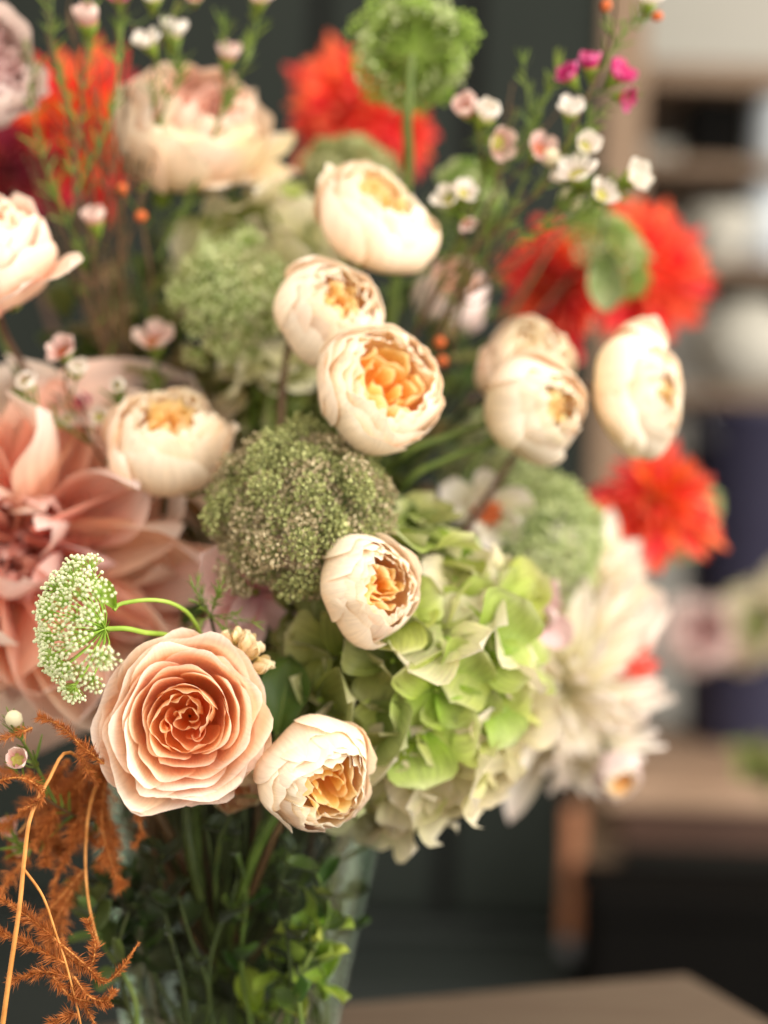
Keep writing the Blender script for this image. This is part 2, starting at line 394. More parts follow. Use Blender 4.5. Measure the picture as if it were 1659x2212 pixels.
# wooden post at the cupboard's side
x0, x1 = P(1301, 300, 2.1)[0], P(1392, 300, 2.1)[0]
po = thing('wooden_post', 'plain light brown wooden post beside the dark cupboard', 'post', ((x0 + x1) / 2, 2.14, DECK_Z))
rp = ((x0 + x1) / 2, 2.14, DECK_Z)
cbox('shaft', x0, x1, 2.1, 2.17, DECK_Z + .03, 1.7, M['post'], po, rp)
cbox('foot_block', x0 - .004, x1 + .012, 2.095, 2.176, DECK_Z + .001, DECK_Z + .03, M['post'], po, rp)

# bench on casters
bl = P(1207, 1900, 2.0)[0]
zt = P(1450, 1697, 2.0)[2]
bn = thing('low_bench', 'low brown wooden bench with dark apron and copper coloured legs on casters', 'bench', (bl, 2.0, DECK_Z))
rb = (bl, 2.0, DECK_Z)
for i in range(4):
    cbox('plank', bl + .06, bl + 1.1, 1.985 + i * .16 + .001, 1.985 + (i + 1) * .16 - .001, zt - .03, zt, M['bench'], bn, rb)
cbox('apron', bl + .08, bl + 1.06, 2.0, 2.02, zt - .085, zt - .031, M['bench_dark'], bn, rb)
for lx, ly in ((bl, 1.99), (bl + 1.05, 1.99), (bl, 2.58), (bl + 1.05, 2.58)):
    lg = cbox('leg', lx + .006, lx + .03, ly, ly + .012, DECK_Z + .035, zt - .0305, M['copper'], bn, rb)
    b = MB(); b.ball((lx + .023 - rb[0], ly + .02 - rb[1], .018), .0175, 14, 8); b.build('caster', M['greymetal'], bn)
kx = KX  # black box added to stand in for the deep shade under the bench
cr_ = thing('shade_box', 'tall black box added in place of the darkness under the low bench', 'dark box', (kx + .5, 1.92, FLOOR_Z)); rk = (kx + .5, 1.92, FLOOR_Z)
cbox('body', kx, kx + 1.0, 1.80, 1.966, FLOOR_Z + .001, zt - .13, M['black'], cr_, rk)
cbox('lid', kx - .006, kx + 1.006, 1.794, 1.97, zt - .1295, zt - .1, M['black'], cr_, rk)

# shelves against the wall
su = thing('shelf_unit', 'wooden wall shelf with boards and an upright at the back of the room', 'shelf', (P(1500, 200, 2.6)[0], 2.9, FLOOR_Z)); rs = (P(1500, 200, 2.6)[0], 2.9, FLOOR_Z)
def zat(py, d): return P(1540, py, d)[2]
xs0, xs1 = P(1370, 200, 2.6)[0], P(1370, 200, 2.6)[0] + 1.1
for py in (165, 372, 590, 865):
    cbox('board', xs0, xs1, 2.58, 3.0, zat(py + (28 if py == 165 else 6), 2.6), zat(py - 22, 2.6), M['post'], su, rs)
cbox('upright', xs0 - .05, xs0 - .002, 2.56, 3.02, FLOOR_Z + .001, 1.4, M['post'], su, rs)
cbox('upright', xs1 + .002, xs1 + .04, 2.56, 3.02, FLOOR_Z + .001, 1.4, M['post'], su, rs)
def on_shelf(py): return zat(py - 22, 2.6) + .001
def xp(px, d=2.65, py=400): return P(px, py, d)[0]
tn = thing('black_tin', 'square black tin with lid on the middle wooden shelf', 'tin', (xp(1545), 2.66, on_shelf(372))); rr = (xp(1545), 2.66, on_shelf(372))
cbox('body', xp(1482), xp(1606), 2.62, 2.74, on_shelf(372), on_shelf(372) + .095, M['black'], tn, rr)
cbox('lid', xp(1480), xp(1608), 2.618, 2.742, on_shelf(372) + .096, on_shelf(372) + .118, M['black'], tn, rr)
r_ = .06
lathe('tall_jar', [(0, 0), (r_, 0), (r_ * 1.02, .03), (r_ * 1.02, .13), (r_ * .8, .15), (r_ * .8, .168), (r_ * .7, .168), (r_ * .68, .02), (0, .02)], M['white'], None, (xp(1695), 2.66, on_shelf(372)))
tag(bpy.data.objects['tall_jar'], 'tall white ceramic jar beside the square black tin', 'jar')
o = lathe('shelf_bowl', [(0, 0), (.03, 0), (.034, .01), (.062, .06), (.066, .1), (.062, .1), (.03, .014), (0, .012)], M['offwhite'], None, (xp(1560), 2.66, on_shelf(590)))
tag(o, 'deep off white bowl on the shelf below the black tin', 'bowl')
o = lathe('cylinder_vase', [(0, 0), (.05, 0), (.05, .16), (.046, .16), (.046, .01), (0, .01)], M['white'], None, (xp(1670), 2.66, on_shelf(590)))
tag(o, 'straight white cylinder vase beside the deep bowl on the shelf', 'vase')
o = lathe('round_vase', [(0, 0), (.04, 0), (.085, .04), (.1, .085), (.085, .13), (.05, .152), (.05, .165), (.044, .165), (.044, .15), (.078, .125), (.09, .085), (.03, .01), (0, .01)], M['offwhite'], None, (xp(1615, 2.65, 800), 2.67, on_shelf(865)))
tag(o, 'round cream coloured vase on the lowest visible shelf', 'vase')
# blue curtain-like tall bin in front of the shelf
nbk = thing('navy_bucket', 'tall dark navy blue bucket standing on the bench', 'bucket', (xp(1640, 2.45, 1000), 2.45, zt + .001)); rn = zt + .001
hb = P(1600, 890, 2.45)[2] - zt
g = lathe('wall', [(0, 0), (.1, 0), (.106, .01), (.118, hb - .012), (.124, hb - .01), (.124, hb), (.114, hb), (.098, .012), (0, .012)], M['navy'], nbk)
b = MB(); b.tube(np.array([[.118 * math.cos(a), .118 * math.sin(a) * .3 - .1, hb - .02 - .05 * math.sin(a)] for a in np.linspace(0, math.pi, 16)]), .004, 6); b.build('handle', M['greymetal'], nbk)

# ------------------------------------------------------------------ flower builders
NECK = P(514, 1725, .86)                       # where the stems gather, at the vase's mouth
VASE = np.array([NECK[0], NECK[1], 0.0])
def stem_path(p0, back, rng):
    a = rng.uniform(0, 2 * math.pi); r = .068 * math.sqrt(rng.uniform(.02, 1))
    n = NECK + np.array([r * math.cos(a), r * math.sin(a), rng.uniform(-.01, .01)])
    e = np.array([VASE[0] - r * .7 * math.cos(a), VASE[1] - r * .7 * math.sin(a), .012])
    L = np.linalg.norm(n - p0)
    p1 = p0 + unit(back) * min(.045, L * .3)
    mid = (p1 + n) / 2 + np.array([0, .02, .0])
    return spline([p0, p1, mid, n, e], 26)
def add_stem(root, p0, back, rng, rad=.0022, mat=None, sides=6):
    path = stem_path(np.asarray(p0, float), back, rng) - np.array(root.location)
    b = MB(); b.tube(path, np.linspace(rad * .9, rad * 1.15, len(path)), sides)
    return b.build('stem', mat or M[('stem', 'stem_dark', 'stem_dark', 'stem_brown')[rng.integers(4)]], root)

def cup_petal(phi, half, ctrl, rng, nu=9, nv=10, tw=.04, ruf=.03, rnd=.2, notch=0.0, point=0.0, frill=1.0):
    U, V = np.meshgrid(np.linspace(-1, 1, nu), np.linspace(0, 1, nv))
    k1, k2 = rng.uniform(2, 5, 2); p1, p2, p3 = rng.uniform(0, 6.28, 3)
    rim = 1 - rnd * np.abs(U) ** 2.4 - notch * np.exp(-(U / .16) ** 2) + .022 * np.sin(U * 7 + p3)
    rim = rim + point * np.exp(-(U / .3) ** 2)
    VE = V * rim
    rz = bez(ctrl, VE)
    wid = half * (.5 + .5 * np.sin(math.pi * np.clip(V * .75 + .08, 0, 1)))
    ang = phi + U * wid
    r = rz[..., 0] * (1 + tw * U) + ruf * V ** 2 * np.sin(U * k1 + p1) + frill * ruf * .55 * V ** 5 * np.sin(U * (k2 + 5.5) + p2)
    z = rz[..., 1] + ruf * .8 * V ** 2 * np.sin(U * k2 + p2)
    return np.stack([r * np.cos(ang), r * np.sin(ang), z], -1)
def ruffles(groups, arcs, rho, a0, a1, z0, z1, rng, th0=0.0, nu=11, nv=6, span=115):
    """quartered heart: nested folds round a few centres, each fold one petal"""
    out = []
    for g in range(groups):
        th = th0 + 2 * math.pi * g / groups + rng.uniform(-.25, .25)
        c = rho * rng.uniform(.85, 1.15) * np.array([math.cos(th), math.sin(th)])
        for j in range(arcs):
            a = a0 + (a1 - a0) * (j + rng.uniform(-.2, .2)) / max(arcs - 1, 1)
            sp = math.radians(span * rng.uniform(.8, 1.15))
            U, V = np.meshgrid(np.linspace(-1, 1, nu), np.linspace(0, 1, nv))
            off = rng.uniform(-.5, .5)
            ang = th + off + U * sp
            wob = 1 + .13 * np.sin(U * 4 + rng.uniform(0, 6)) * V
            rr = a * wob * (.72 + .34 * V)
            x = c[0] + rr * np.cos(ang); y = c[1] + rr * np.sin(ang)
            zt_ = z1 * (1 - .10 * U ** 2) + .05 * np.sin(U * 5 + rng.uniform(0, 6)) - .05 * j / arcs * 0
            z = z0 + (zt_ - z0) * V
            out.append(np.stack([x, y, z], -1))
    return out
def sepals(root, base, B, R, rng, n=5, L=.7, mat=None):
    for i in range(n):
        ph = 2 * math.pi * i / n + rng.uniform(-.2, .2)
        U, V = np.meshgrid(np.linspace(-1, 1, 5), np.linspace(0, 1, 8))
        w = .17 * np.sin(math.pi * np.clip(V * .9 + .1, 0, 1)) ** .8 * (1 - V * .3)
        r = .12 + L * V * .85; z = -.1 - .16 * np.sin(V * 3) + .25 * V ** 2 * rng.uniform(-1, 1)
        loc = np.stack([r * np.cos(ph) - U * w * np.sin(ph), r * np.sin(ph) + U * w * np.cos(ph), z + .06 * U ** 2], -1) * R
        grid_obj('sepal', loc @ B.T + base - np.array(root.location), mat or M['calyx'], root)

def warp(g, ph, amp):
    x, y, z = g[..., 0], g[..., 1], g[..., 2]
    return np.stack([x + amp * (np.sin(2.6 * y + ph[0]) + .6 * np.sin(5.3 * y + 2 * z + ph[1])), y + amp * (np.sin(2.9 * x + ph[2]) + .6 * np.sin(5.7 * x - 2 * z + ph[3])), z + amp * .6 * np.sin(3.1 * x + 2.3 * y + ph[4])], -1)
ROSES = 'cream cup shaped roses in the bouquet'
def cup_rose(name, label, px, py, d, rpx, face, stretch=(1, 1), opening=.5, roll=0.0, seed=1, group=None,
             mats=('cream_out', 'cream_mid', 'cream_in'), loose=1, height=1.5, wide=False, spread=0.0, stem=True, ruf=.042, cat='rose', extra=()):
    rng = np.random.default_rng(seed)
    R = S(rpx * .95, d); f = facing(*face); B = basis(f, roll)
    cen = P(px, py, d)
    base = cen - f * R * height * .5
    root = thing(name, label, cat, base, group)
    A = B @ np.diag([stretch[0], stretch[1], 1.0]) * R
    o = opening; H = height
    wph = rng.uniform(0, 6.28, 5)
    def put(g, m): grid_obj('petal', warp(g, wph, .055) @ A.T, M[m], root)
    ph = rng.uniform(0, 6.28); tau = 2 * math.pi
    for i in range(5):                                  # outer shell
        e = rng.uniform(-.04, .1) + spread; hh = H * rng.uniform(.74, .9)
        put(cup_petal(ph + i * tau / 5, .95, [(.08, 0), (1.1 * rng.uniform(.93, 1), -.14), (1.26, .42 * H), (1.05 + e, .8 * hh), (o + .4 + e, hh)], rng, 13, 12, .05, ruf, .07), mats[0])
    ph += .6
    for k, (n, hw, cr, rim, top, m) in enumerate([(5, .9, 1.02, o + .26, .94, 0), (5, .88, .96, o + .17, 1.0, 0), (6, .78, .88, o + .10, 1.02, 1), (6, .76, .8, o + .02, 1.01, 1)]):
        for i in range(n):
            r_ = rim + rng.uniform(-.05, .05); t_ = H * top * rng.uniform(.96, 1.03)
            put(cup_petal(ph + i * tau / n + rng.normal(0, .06), hw, [(.08, .04 + .03 * k), (cr, -.06 + .03 * k), (cr * 1.18, .5 * H), (r_ + .16, .86 * t_), (r_, t_)], rng, 13, 11, .05, ruf * (1.1 + .2 * k), .06, rng.choice([0, 0, .05])), mats[m])
        ph += .62
    for n, rim, top in ((5, o - .10, .98), (4, o - .22, .93)):
        if rim < .07: continue
        for i in range(n):
            t_ = H * top * rng.uniform(.95, 1.04)
            put(cup_petal(ph + i * tau / n + rng.normal(0, .15), tau / n * .62, [(.03, .2 * H), (rim * 1.1, .3 * H), (rim * 1.15, .6 * H), (rim, t_)], rng, 11, 8, .12, ruf * 1.6, .08, 0, 0, .5), mats[2])
        ph += .8
    for g in ruffles(3, 1, o * .22, o * .2, o * .2, .45 * H, .9 * H, rng, rng.uniform(0, 6), span=85):
        put(g, mats[2])
    for i in range(loose):                              # outer petals that have let go of the cup
        a = rng.uniform(0, 6.28) if not isinstance(loose, tuple) else loose[i]
        put(cup_petal(a, .55, [(.08, -.02), (1.1, -.2), (1.3, .4 * H), (1.02, .62 * H), (1.22, .74 * H)], rng, 9, 11, .03, ruf, .25), mats[0])
    for (ea, eh, el) in extra:                          # long petals bent right out: angle on screen, half width, reach
        dv = unit(math.cos(ea) * RV + math.sin(ea) * UV_); lo = np.linalg.inv(A) @ dv
        put(cup_petal(math.atan2(lo[1], lo[0]), eh, [(.1, .05), (1.0, -.1), (1.0, .5 * H), (el * .95, .5 * H), (el, .62 * H)], rng, 9, 13, .02, ruf, .25, 0, .12), mats[0])
    sepals(root, base, B, R, rng)
    if stem: add_stem(root, base - f * R * .1, -f, rng, .0023)
    return root

def petal_unit(nu, nv, W, cup, bend, tip, rng, curl=0.0, fold=0.0, base_w=.35, wave=.0):
    """petal along +Y, width along X, upper face +Z"""
    U, V = np.meshgrid(np.linspace(-1, 1, nu), np.linspace(0, 1, nv))
    w = W * (base_w + (1 - base_w) * np.sin(math.pi * np.clip(V ** .9 * .62, 0, 1)) ) * np.clip(1 - np.clip((V - .5) / .5, 0, 1) ** tip, 0, 1) ** .55
    x = U * w
    ph = rng.uniform(0, 6.28)
    z = cup * W * (U ** 2) * (1 - .3 * V) + bend * V ** 2 + wave * np.sin(V * 7 + ph + U * 1.2) * np.abs(U) + fold * W * np.abs(U) * V
    x = x * (1 - curl * V * U ** 2)
    y = V - bend ** 2 * .5 * V ** 3
    return np.stack([x, y, z], -1)
def petal_me(name, mat, *a, **k):
    g = petal_unit(*a, **k)
    return mesh(name, g.reshape(-1, 3), grid_faces(*g.shape[:2]), grid_uv(*g.shape[:2]), mat)
def dahlia(name, label, px, py, d, rpx, face, N=70, th=(8, 112), Ls=(.35, 1.0), W=.2, cup=.6, bend=(-.2, .25), tip=3.0, seed=1,
           mats=('red', 'red'), group=None, res=(5, 8), jit=.12, curl=.2, wave=.0, off=0.0, stem=True, cat='dahlia', baser=.16, depth=.35, stretch=(1, 1)):
    rng = np.random.default_rng(seed)
    R = S(rpx, d); f = facing(*face); B = basis(f, rng.uniform(0, 6))
    cen = P(px, py, d) - f * R * depth
    root = thing(name, label, cat, cen, group)
    St = stretch[0] * np.outer(RV, RV) + stretch[1] * np.outer(UV_, UV_) + np.outer(FV, FV); B0 = B; B = St @ B
    var = {}
    for mi in set(mats):
        var[mi] = [petal_me('petal', M[mi], res[0], res[1], W * rng.uniform(.85, 1.15), cup * rng.uniform(.6, 1.4), rng.uniform(*bend), tip, rng, curl * rng.uniform(.3, 1.3), 0, .35, wave) for _ in range(5)]
    for i in range(N):
        q = (i + .5) / N
        phi = i * 2.399963 + rng.normal(0, .08)
        t = math.radians(th[0] + (th[1] - th[0]) * q ** .62 + rng.normal(0, 6))
        L = R * (Ls[0] + (Ls[1] - Ls[0]) * min(1, q ** .7 * 1.15)) * (1 + rng.normal(0, jit))
        rad = np.array([math.cos(phi), math.sin(phi), 0])
        dr = math.cos(t) * np.array([0, 0, 1.0]) + math.sin(t) * rad
        n = math.sin(t) * np.array([0, 0, 1.0]) - math.cos(t) * rad
        x = np.cross(dr, n)
        tw = rng.normal(0, .22); c, s = math.cos(tw), math.sin(tw)
        x, n = c * x + s * n, -s * x + c * n
        m3 = B @ np.stack([x * L * (.75 + .25 * q + off), dr * L, n * L], 1)
        bp = B @ (rad * baser * R * math.sqrt(q) + np.array([0, 0, (1 - q) * .12 * R]))
        link('petal', var[mats[1] if q < .3 else mats[0]][rng.integers(5)], root, bp, m3)
    b = MB(); b.ball((0, 0, 0), R * .17, 10, 6, B0 @ np.diag([1, 1, .7])); b.build('receptacle', M['calyx'], root)
    if stem: add_stem(root, cen - f * R * .1, -f, rng, .003)
    return root

def umbel(name, label, px, py, d, rpx, axis, ptpx, rays=24, spread=62, buds=20, bud=.0011, mats=('bud_white', 'bud_green'), seed=1, group=None,
          ulen=.3, usp=55, fl=False, flat=.15, droop=0.0, stem_end=None, cat='umbel', stem_r=.0016, gap=None, dome=1.0, jit=.06):
    """a lace flower: the stem parts into rays, each ray carries an umbellet of tiny buds"""
    rng = np.random.default_rng(seed)
    R = S(rpx, d); ax = unit(axis); B = basis(ax, rng.uniform(0, 6))
    node = P(*ptpx)
    root = thing(name, label, cat, node, group)
    L = R / math.sin(math.radians(min(spread, 88)))
    for i in range(rays):
        q = (i + .6) / rays; t = math.radians(spread) * math.sqrt(q) + rng.normal(0, .03); phi = i * 2.39996 + rng.normal(0, .1)
        if gap and gap[0] < (phi % 6.283) < gap[1] and q > .35: continue
        dr = np.array([math.sin(t) * math.cos(phi), math.sin(t) * math.sin(phi), math.cos(t) * dome])
        Lr = L * (1 - flat * (1 - q)) * (1 + rng.normal(0, jit))
        tip = dr * Lr
        mid = dr * Lr * .5 + np.array([0, 0, -.06 * Lr])
        b = MB(); b.tube((spline([(0, 0, 0), mid, tip], 5)) @ B.T, .00045, 4)
        ur = R * ulen; Bu = basis(dr)
        raypart = b; ends = MB()
        for j in range(buds):
            qq = (j + .5) / buds; tt = math.radians(usp) * math.sqrt(qq); pp = j * 2.39996 + i
            e = Bu @ np.array([math.sin(tt) * math.cos(pp), math.sin(tt) * math.sin(pp), math.cos(tt)]) * ur * rng.uniform(.8, 1.12) + tip
            raypart.tube(np.stack([tip, e]) @ B.T, .0002, 3)
            s = bud * rng.uniform(.75, 1.25)
            if fl:                                       # open floret: a few tiny petals
                for k in range(3):
                    Q = basis(rng.normal(0, 1, 3) + dr * 1.2) * s * 1.6
                    pts = np.array([[-.5, -.1, 0], [.5, -.1, .1], [.65, 1, .3], [-.5, 1, .25]]) @ Q.T + e
                    ends.add(pts @ B.T, [(0, 1, 2, 3)])
            else:
                ends.ball(e @ B.T, s, 6, 4)
        ub = raypart.build('umbellet', M[mats[1]], root)
        eo = ends.build('buds', M[mats[0]] if not (fl and len(mats) > 2 and rng.uniform() < mats_p) else M[mats[2]], ub); eo['kind'] = 'stuff'
    for i in range(7):                                   # bracts under the rays
        a = i * .9; g = petal_unit(3, 5, .06, .2, -.2, 2, rng)
        Bq = basis(np.array([-math.cos(a) * .5, -math.sin(a) * .5, .8]))
        dirv = np.array([math.cos(a), math.sin(a), -.15]); side = np.array([-math.sin(a), math.cos(a), 0]); nn = np.cross(side, dirv)
        m = np.stack([side, dirv, nn], 1) * R * .3
        grid_obj('bract', (g @ m.T) @ B.T, M['calyx'], root)
    if stem_end is not None:
        path = spline([node] + [P(*e) for e in stem_end] + [NECK, VASE + np.array([.0, .02, .012])], 26) - node
        b = MB(); b.tube(path, stem_r, 7); b.build('stem', M['stem_lime'] if mats[0] == 'bud_white' else M['stem'], root)
    else: add_stem(root, node, -ax, rng, stem_r)
    return root
mats_p = .45

_hp = {}
def hydrangea(name, label, px, py, d, rx, ry, rz, face, n, fpx, pick, seed, cat='hydrangea', tmax=92, group=None):
    rng = np.random.default_rng(seed)
    f = facing(*face); B = basis(f); cen = P(px, py, d)
    root = thing(name, label, cat, cen, group)
    E = np.array([S(rx, d), S(ry, d), rz]); fr = S(fpx, d)
    b = MB(); b.ball((0, 0, 0), 1, 14, 10, B @ np.diag(E * .62)); b.build('flower_stalks', M['stem_dark'], root)
    for i in range(n):
        q = (i + .5) / n; t = math.radians(tmax) * math.sqrt(q) ** .95; phi = i * 2.39996 + rng.normal(0, .1)
        dl = np.array([math.sin(t) * math.cos(phi), math.sin(t) * math.sin(phi), math.cos(t)])
        pos = B @ (dl * E * rng.uniform(.86, 1.08))
        nrm = unit(B @ (dl / E) * min(E) + rng.normal(0, .28, 3))
        mk = pick(dl, rng)
        if mk not in _hp:
            r2 = np.random.default_rng(7)
            _hp[mk] = [petal_me('petal', M[mk], 9, 9, .60 * r2.uniform(.9, 1.12), r2.uniform(.0, .3), r2.uniform(-.25, .3), 3.4, r2, .1, 0, .22, .13) for _ in range(6)]
            hb_ = MB(); hb_.ball((0, 0, .03), .06, 6, 4); hb_.tube([(0, 0, 0), (0, .02, -.25), (0, 0, -.5)], .02, 4)
            _hp[mk + 'c'] = mesh('floret', np.concatenate(hb_.v), hb_.f, np.concatenate(hb_.uv), M['stem_lime'])
        Fb = basis(nrm, rng.uniform(0, 6)) * fr * rng.uniform(.82, 1.15)
        fo = link('floret', _hp[mk + 'c'], root, pos, Fb)
        for k in range(4):
            a = k * math.pi / 2 + rng.normal(0, .08); tl = rng.normal(.12, .22)
            dr = np.array([math.cos(a) * math.cos(tl), math.sin(a) * math.cos(tl), math.sin(tl)])
            sd = np.array([math.sin(a), -math.cos(a), 0]); nn = np.cross(sd, dr)
            link('petal', _hp[mk][rng.integers(6)], fo, dr * .04, np.stack([sd, dr, nn], 1) * rng.uniform(.9, 1.08))
    add_stem(root, cen - f * E[2] * .5, -f, rng, .003)
    return root

# ------------------------------------------------------------------ hero: peach garden rose
def hero_rose():
    rng = np.random.default_rng(11)
    d = .735; R = S(176, d); f = facing(.10, .04, 1); B = basis(f, .3)
    cen = P(400, 1560, d); base = cen - f * R * .25
    root = thing('garden_rose', 'large open peach garden rose with a tightly swirled orange heart', 'rose', base)
    A = B * R
    wph = [.4, 2.2, 1.1, 4.0, .3]
    def put(g, m): grid_obj('petal', warp(g, wph, .052) @ A.T, M[m], root)
    lay = [  # rim radius, rim height, count, half angle, material, outward roll
        (1.00, .14, 5, .90, 'peach_out', .13), (.94, .28, 5, .88, 'peach_out', .13), (.85, .40, 5, .88, 'peach_out', .13), (.76, .46, 5, .86, 'peach_out', .11),
        (.655, .50, 5, .84, 'peach_mid', .08), (.55, .51, 5, .82, 'peach_mid', .05), (.455, .50, 4, .92, 'peach_mid', .01)]
    ph = .2
    for k, (rr, z, n, half, m, out) in enumerate(lay):
        for i in range(n):
            r = rr * rng.uniform(.92, 1.06); zz = z + rng.uniform(-.09, .08)
            ct = [(.06, -.55), (r * .75, -.62), (r * 1.02, -.1), (r * (1 - out * .4), zz - .03), (r * (1 + out), zz)]
            put(cup_petal(ph + i * 2 * math.pi / n + rng.normal(0, .14), half, ct, rng, 13, 12, .035, .024 + .012 * (k < 3), .12 if k else .18, .04 if rng.uniform() < .3 else 0, rng.uniform(-.02, .07) if k < 4 else 0, .35), m)
        ph += .62
    for n, rr, z in ((3, .36, .47), (3, .26, .45), (2, .13, .43)):
        for i in range(n):
            put(cup_petal(ph + i * 2 * math.pi / n + rng.normal(0, .2), 2 * math.pi / n * .66, [(.02, -.2), (rr * 1.05, -.1), (rr * 1.2, .15), (rr, z + rng.uniform(-.03, .03))], rng, 15, 9, .2, .05, .06, 0, 0, .8), 'peach_in')
        ph += 1.1
    for g in ruffles(3, 1, .21, .09, .09, -.1, .45, rng, .9, 13, 7, 105): put(g, 'peach_in')
    for a in (2.6, 3.5, 4.4, 5.2):                        # lowest guard petals, bent back
        put(cup_petal(a + .3, .5, [(.08, -.6), (.7, -.72), (1.0, -.35), (1.02, .05), (1.13, .12)], rng, 9, 11, .03, .03, .2, .05), 'peach_out')
    sepals(root, base - f * R * .55, B, R, rng)
    add_stem(root, base - f * R * .6, -f, rng, .003)
hero_rose()

# ------------------------------------------------------------------ cream cup roses
cup_rose('cream_rose', 'cream cup rose touching the big peach rose, folded orange heart turned down', 680, 1672, .752, 118, (.42, -.28, .85), (1, 1.02), .56, 2.4, 21, ROSES, loose=1)
cup_rose('cream_rose', 'small upright cream rose in front of the lime hydrangea', 797, 1272, .765, 103, (.52, .08, .8), (1, 1.14), .50, .4, 22, ROSES, loose=1)
cup_rose('cream_rose', 'wide open cream rose with bright orange heart above the brown lace dome', 818, 842, .80, 128, (.42, .30, .85), (1.02, 1.0), .66, 1.2, 23, ROSES, height=1.3, ruf=.045)
cup_rose('cream_rose', 'cream rose resting on the shoulder of the wide open orange hearted one', 712, 676, .825, 116, (.42, .32, .85), (1, 1), .42, .2, 24, ROSES, loose=0, height=1.45)
cup_rose('cream_rose', 'topmost cream rose, lying sideways below the green lace ball stem', 810, 478, .865, 122, (.38, .66, .62), (1.14, .95), .52, 1.9, 25, ROSES, height=1.25, ruf=.04)
cup_rose('cream_rose', 'cream rose on two arching green stems with small orange heart', 1160, 885, .86, 106, (.58, 0, .78), (1, 1.14), .34, .9, 26, ROSES, loose=1, height=1.6)
cup_rose('cream_rose', 'pale peach rose tucked behind the cream rose on arching stems', 1140, 790, .90, 100, (.2, .45, .8), (1.05, 1.0), .5, .5, 27, ROSES, mats=('blush_out', 'cream_mid', 'cream_mid'))
cup_rose('cream_rose', 'oval cream rose above the coral dahlia, its heart nearly closed', 1385, 846, .88, 104, (.66, .02, .7), (1, 1.36), .28, .3, 28, ROSES, loose=2, height=1.4)
cup_rose('cream_rose', 'yellowish cream rose above the big blush dahlia, closed side towards us', 362, 955, .845, 122, (.12, .7, .6), (1.08, 1.0), .5, .6, 29, ROSES, ruf=.05, height=1.4)
cup_rose('cream_rose', 'peach rose half hidden between the big peach rose and its cream neighbour', 512, 1690, .79, 66, (.1, -.5, .7), (1, 1), .5, .1, 30, ROSES, mats=('blush_out', 'peach_mid', 'peach_in'), loose=0)
cup_rose('cream_rose', 'little pale rose with orange heart hanging under the ivory dahlia', 1332, 1672, .95, 50, (.25, -.4, .8), (1, 1), .6, .1, 31, ROSES, mats=('lilac', 'cream_mid', 'cream_in'), loose=0)
# blush roses
cup_rose('blush_rose', 'large blush rose seen from the side with ragged spreading petals', 400, 290, .93, 142, (.3, .5, .5), (1.1, .9), .62, .4, 32, None, ('blush_out', 'blush_mid', 'blush_mid'), loose=5, ruf=.07, spread=.12, extra=((.42, .34, 1.8), (-.1, .24, 1.85), (-1.15, .3, 1.7), (.9, .3, 1.55)))
cup_rose('blush_rose', 'pink peach rose with frilled rim and one long reflexed petal', -38, 560, .84, 132, (-.1, .62, .6), (1, 1.0), .6, .8, 33, None, ('pink_out', 'peach_mid', 'peach_mid'), loose=3, ruf=.06, spread=.1, extra=((-.5, .42, 1.95), (-.95, .4, 1.6)))
cup_rose('lilac_rose', 'pale lilac bloom with soft wide petals above the pink peach rose', -45, 150, .88, 120, (.7, .2, .6), (1, 1), .6, .8, 34, None, ('lilac', 'lilac', 'palepink'), loose=3, ruf=.06)
cup_rose('blush_rose', 'faded pinkish rose deep behind the waxflower twigs', 975, 640, 1.0, 80, (.1, .5, .7), (1, 1), .5, .8, 35, None, ('lilac', 'blush_mid', 'blush_mid'), loose=1)

# ------------------------------------------------------------------ dahlias
dahlia('blush_dahlia', 'huge blush pink dahlia with broad curling petals beside the white lace flower', 30, 1200, .89, 395, (.22, .02, 1), 72, (5, 98), (.16, 1.0), .31, 1.1, (-.45, .5), 2.8, 41,
       ('dahlia_big', 'dahlia_core'), None, (9, 14), .18, .3, .1, .0, depth=.12, stretch=(1.32, .9))
RED = 'red dahlias at the back of the bouquet'
dahlia('red_dahlia', 'bright red dahlia behind the green lace ball', 755, 190, 1.14, 132, (-.1, .35, .8), 190, seed=42, mats=('red', 'red'), group=RED, W=.125, Ls=(.5, 1.0))
dahlia('red_dahlia', 'smaller orange red dahlia behind the green lace ball stem', 880, 275, 1.16, 84, (.5, .1, .8), 130, seed=43, mats=('red', 'rust'), group=RED, W=.125, Ls=(.5, 1.0))
dahlia('red_dahlia', 'red dahlia turned edge on below the waxflower twigs', 1190, 615, 1.08, 122, (-.6, -.05, .6), 190, (5, 95), seed=44, mats=('red', 'rust'), group=RED, W=.125, Ls=(.5, 1.0))
dahlia('red_dahlia', 'largest red dahlia behind the sage green leaf', 1410, 575, 1.16, 142, (.35, .1, .9), 200, seed=45, mats=('red', 'red'), group=RED, W=.125, Ls=(.5, 1.0))
dahlia('coral_dahlia', 'coral red dahlia below the oval cream rose', 1430, 1050, 1.08, 142, (.1, .6, .65), 140, (10, 120), seed=46, mats=('red', 'rust'), group=RED, W=.125, Ls=(.5, 1.0))
dahlia('coral_dahlia', 'pale coral dahlia peeping out behind the ivory dahlias', 1368, 1430, .985, 95, (.7, 0, .7), 90, seed=47, mats=('coral', 'coral'), W=.125, Ls=(.5, 1.0))
dahlia('flame_dahlia', 'orange red dahlia behind thin twigs beside the large blush rose', 165, 270, 1.12, 165, (.2, .1, .9), 120, seed=48, mats=('rust', 'rust'), W=.125, Ls=(.5, 1.0))
dahlia('wine_dahlia', 'dark wine red dahlia below the pale lilac bloom', 20, 360, 1.1, 125, (.2, .1, .9), 90, seed=49, mats=('wine', 'wine'), W=.2)
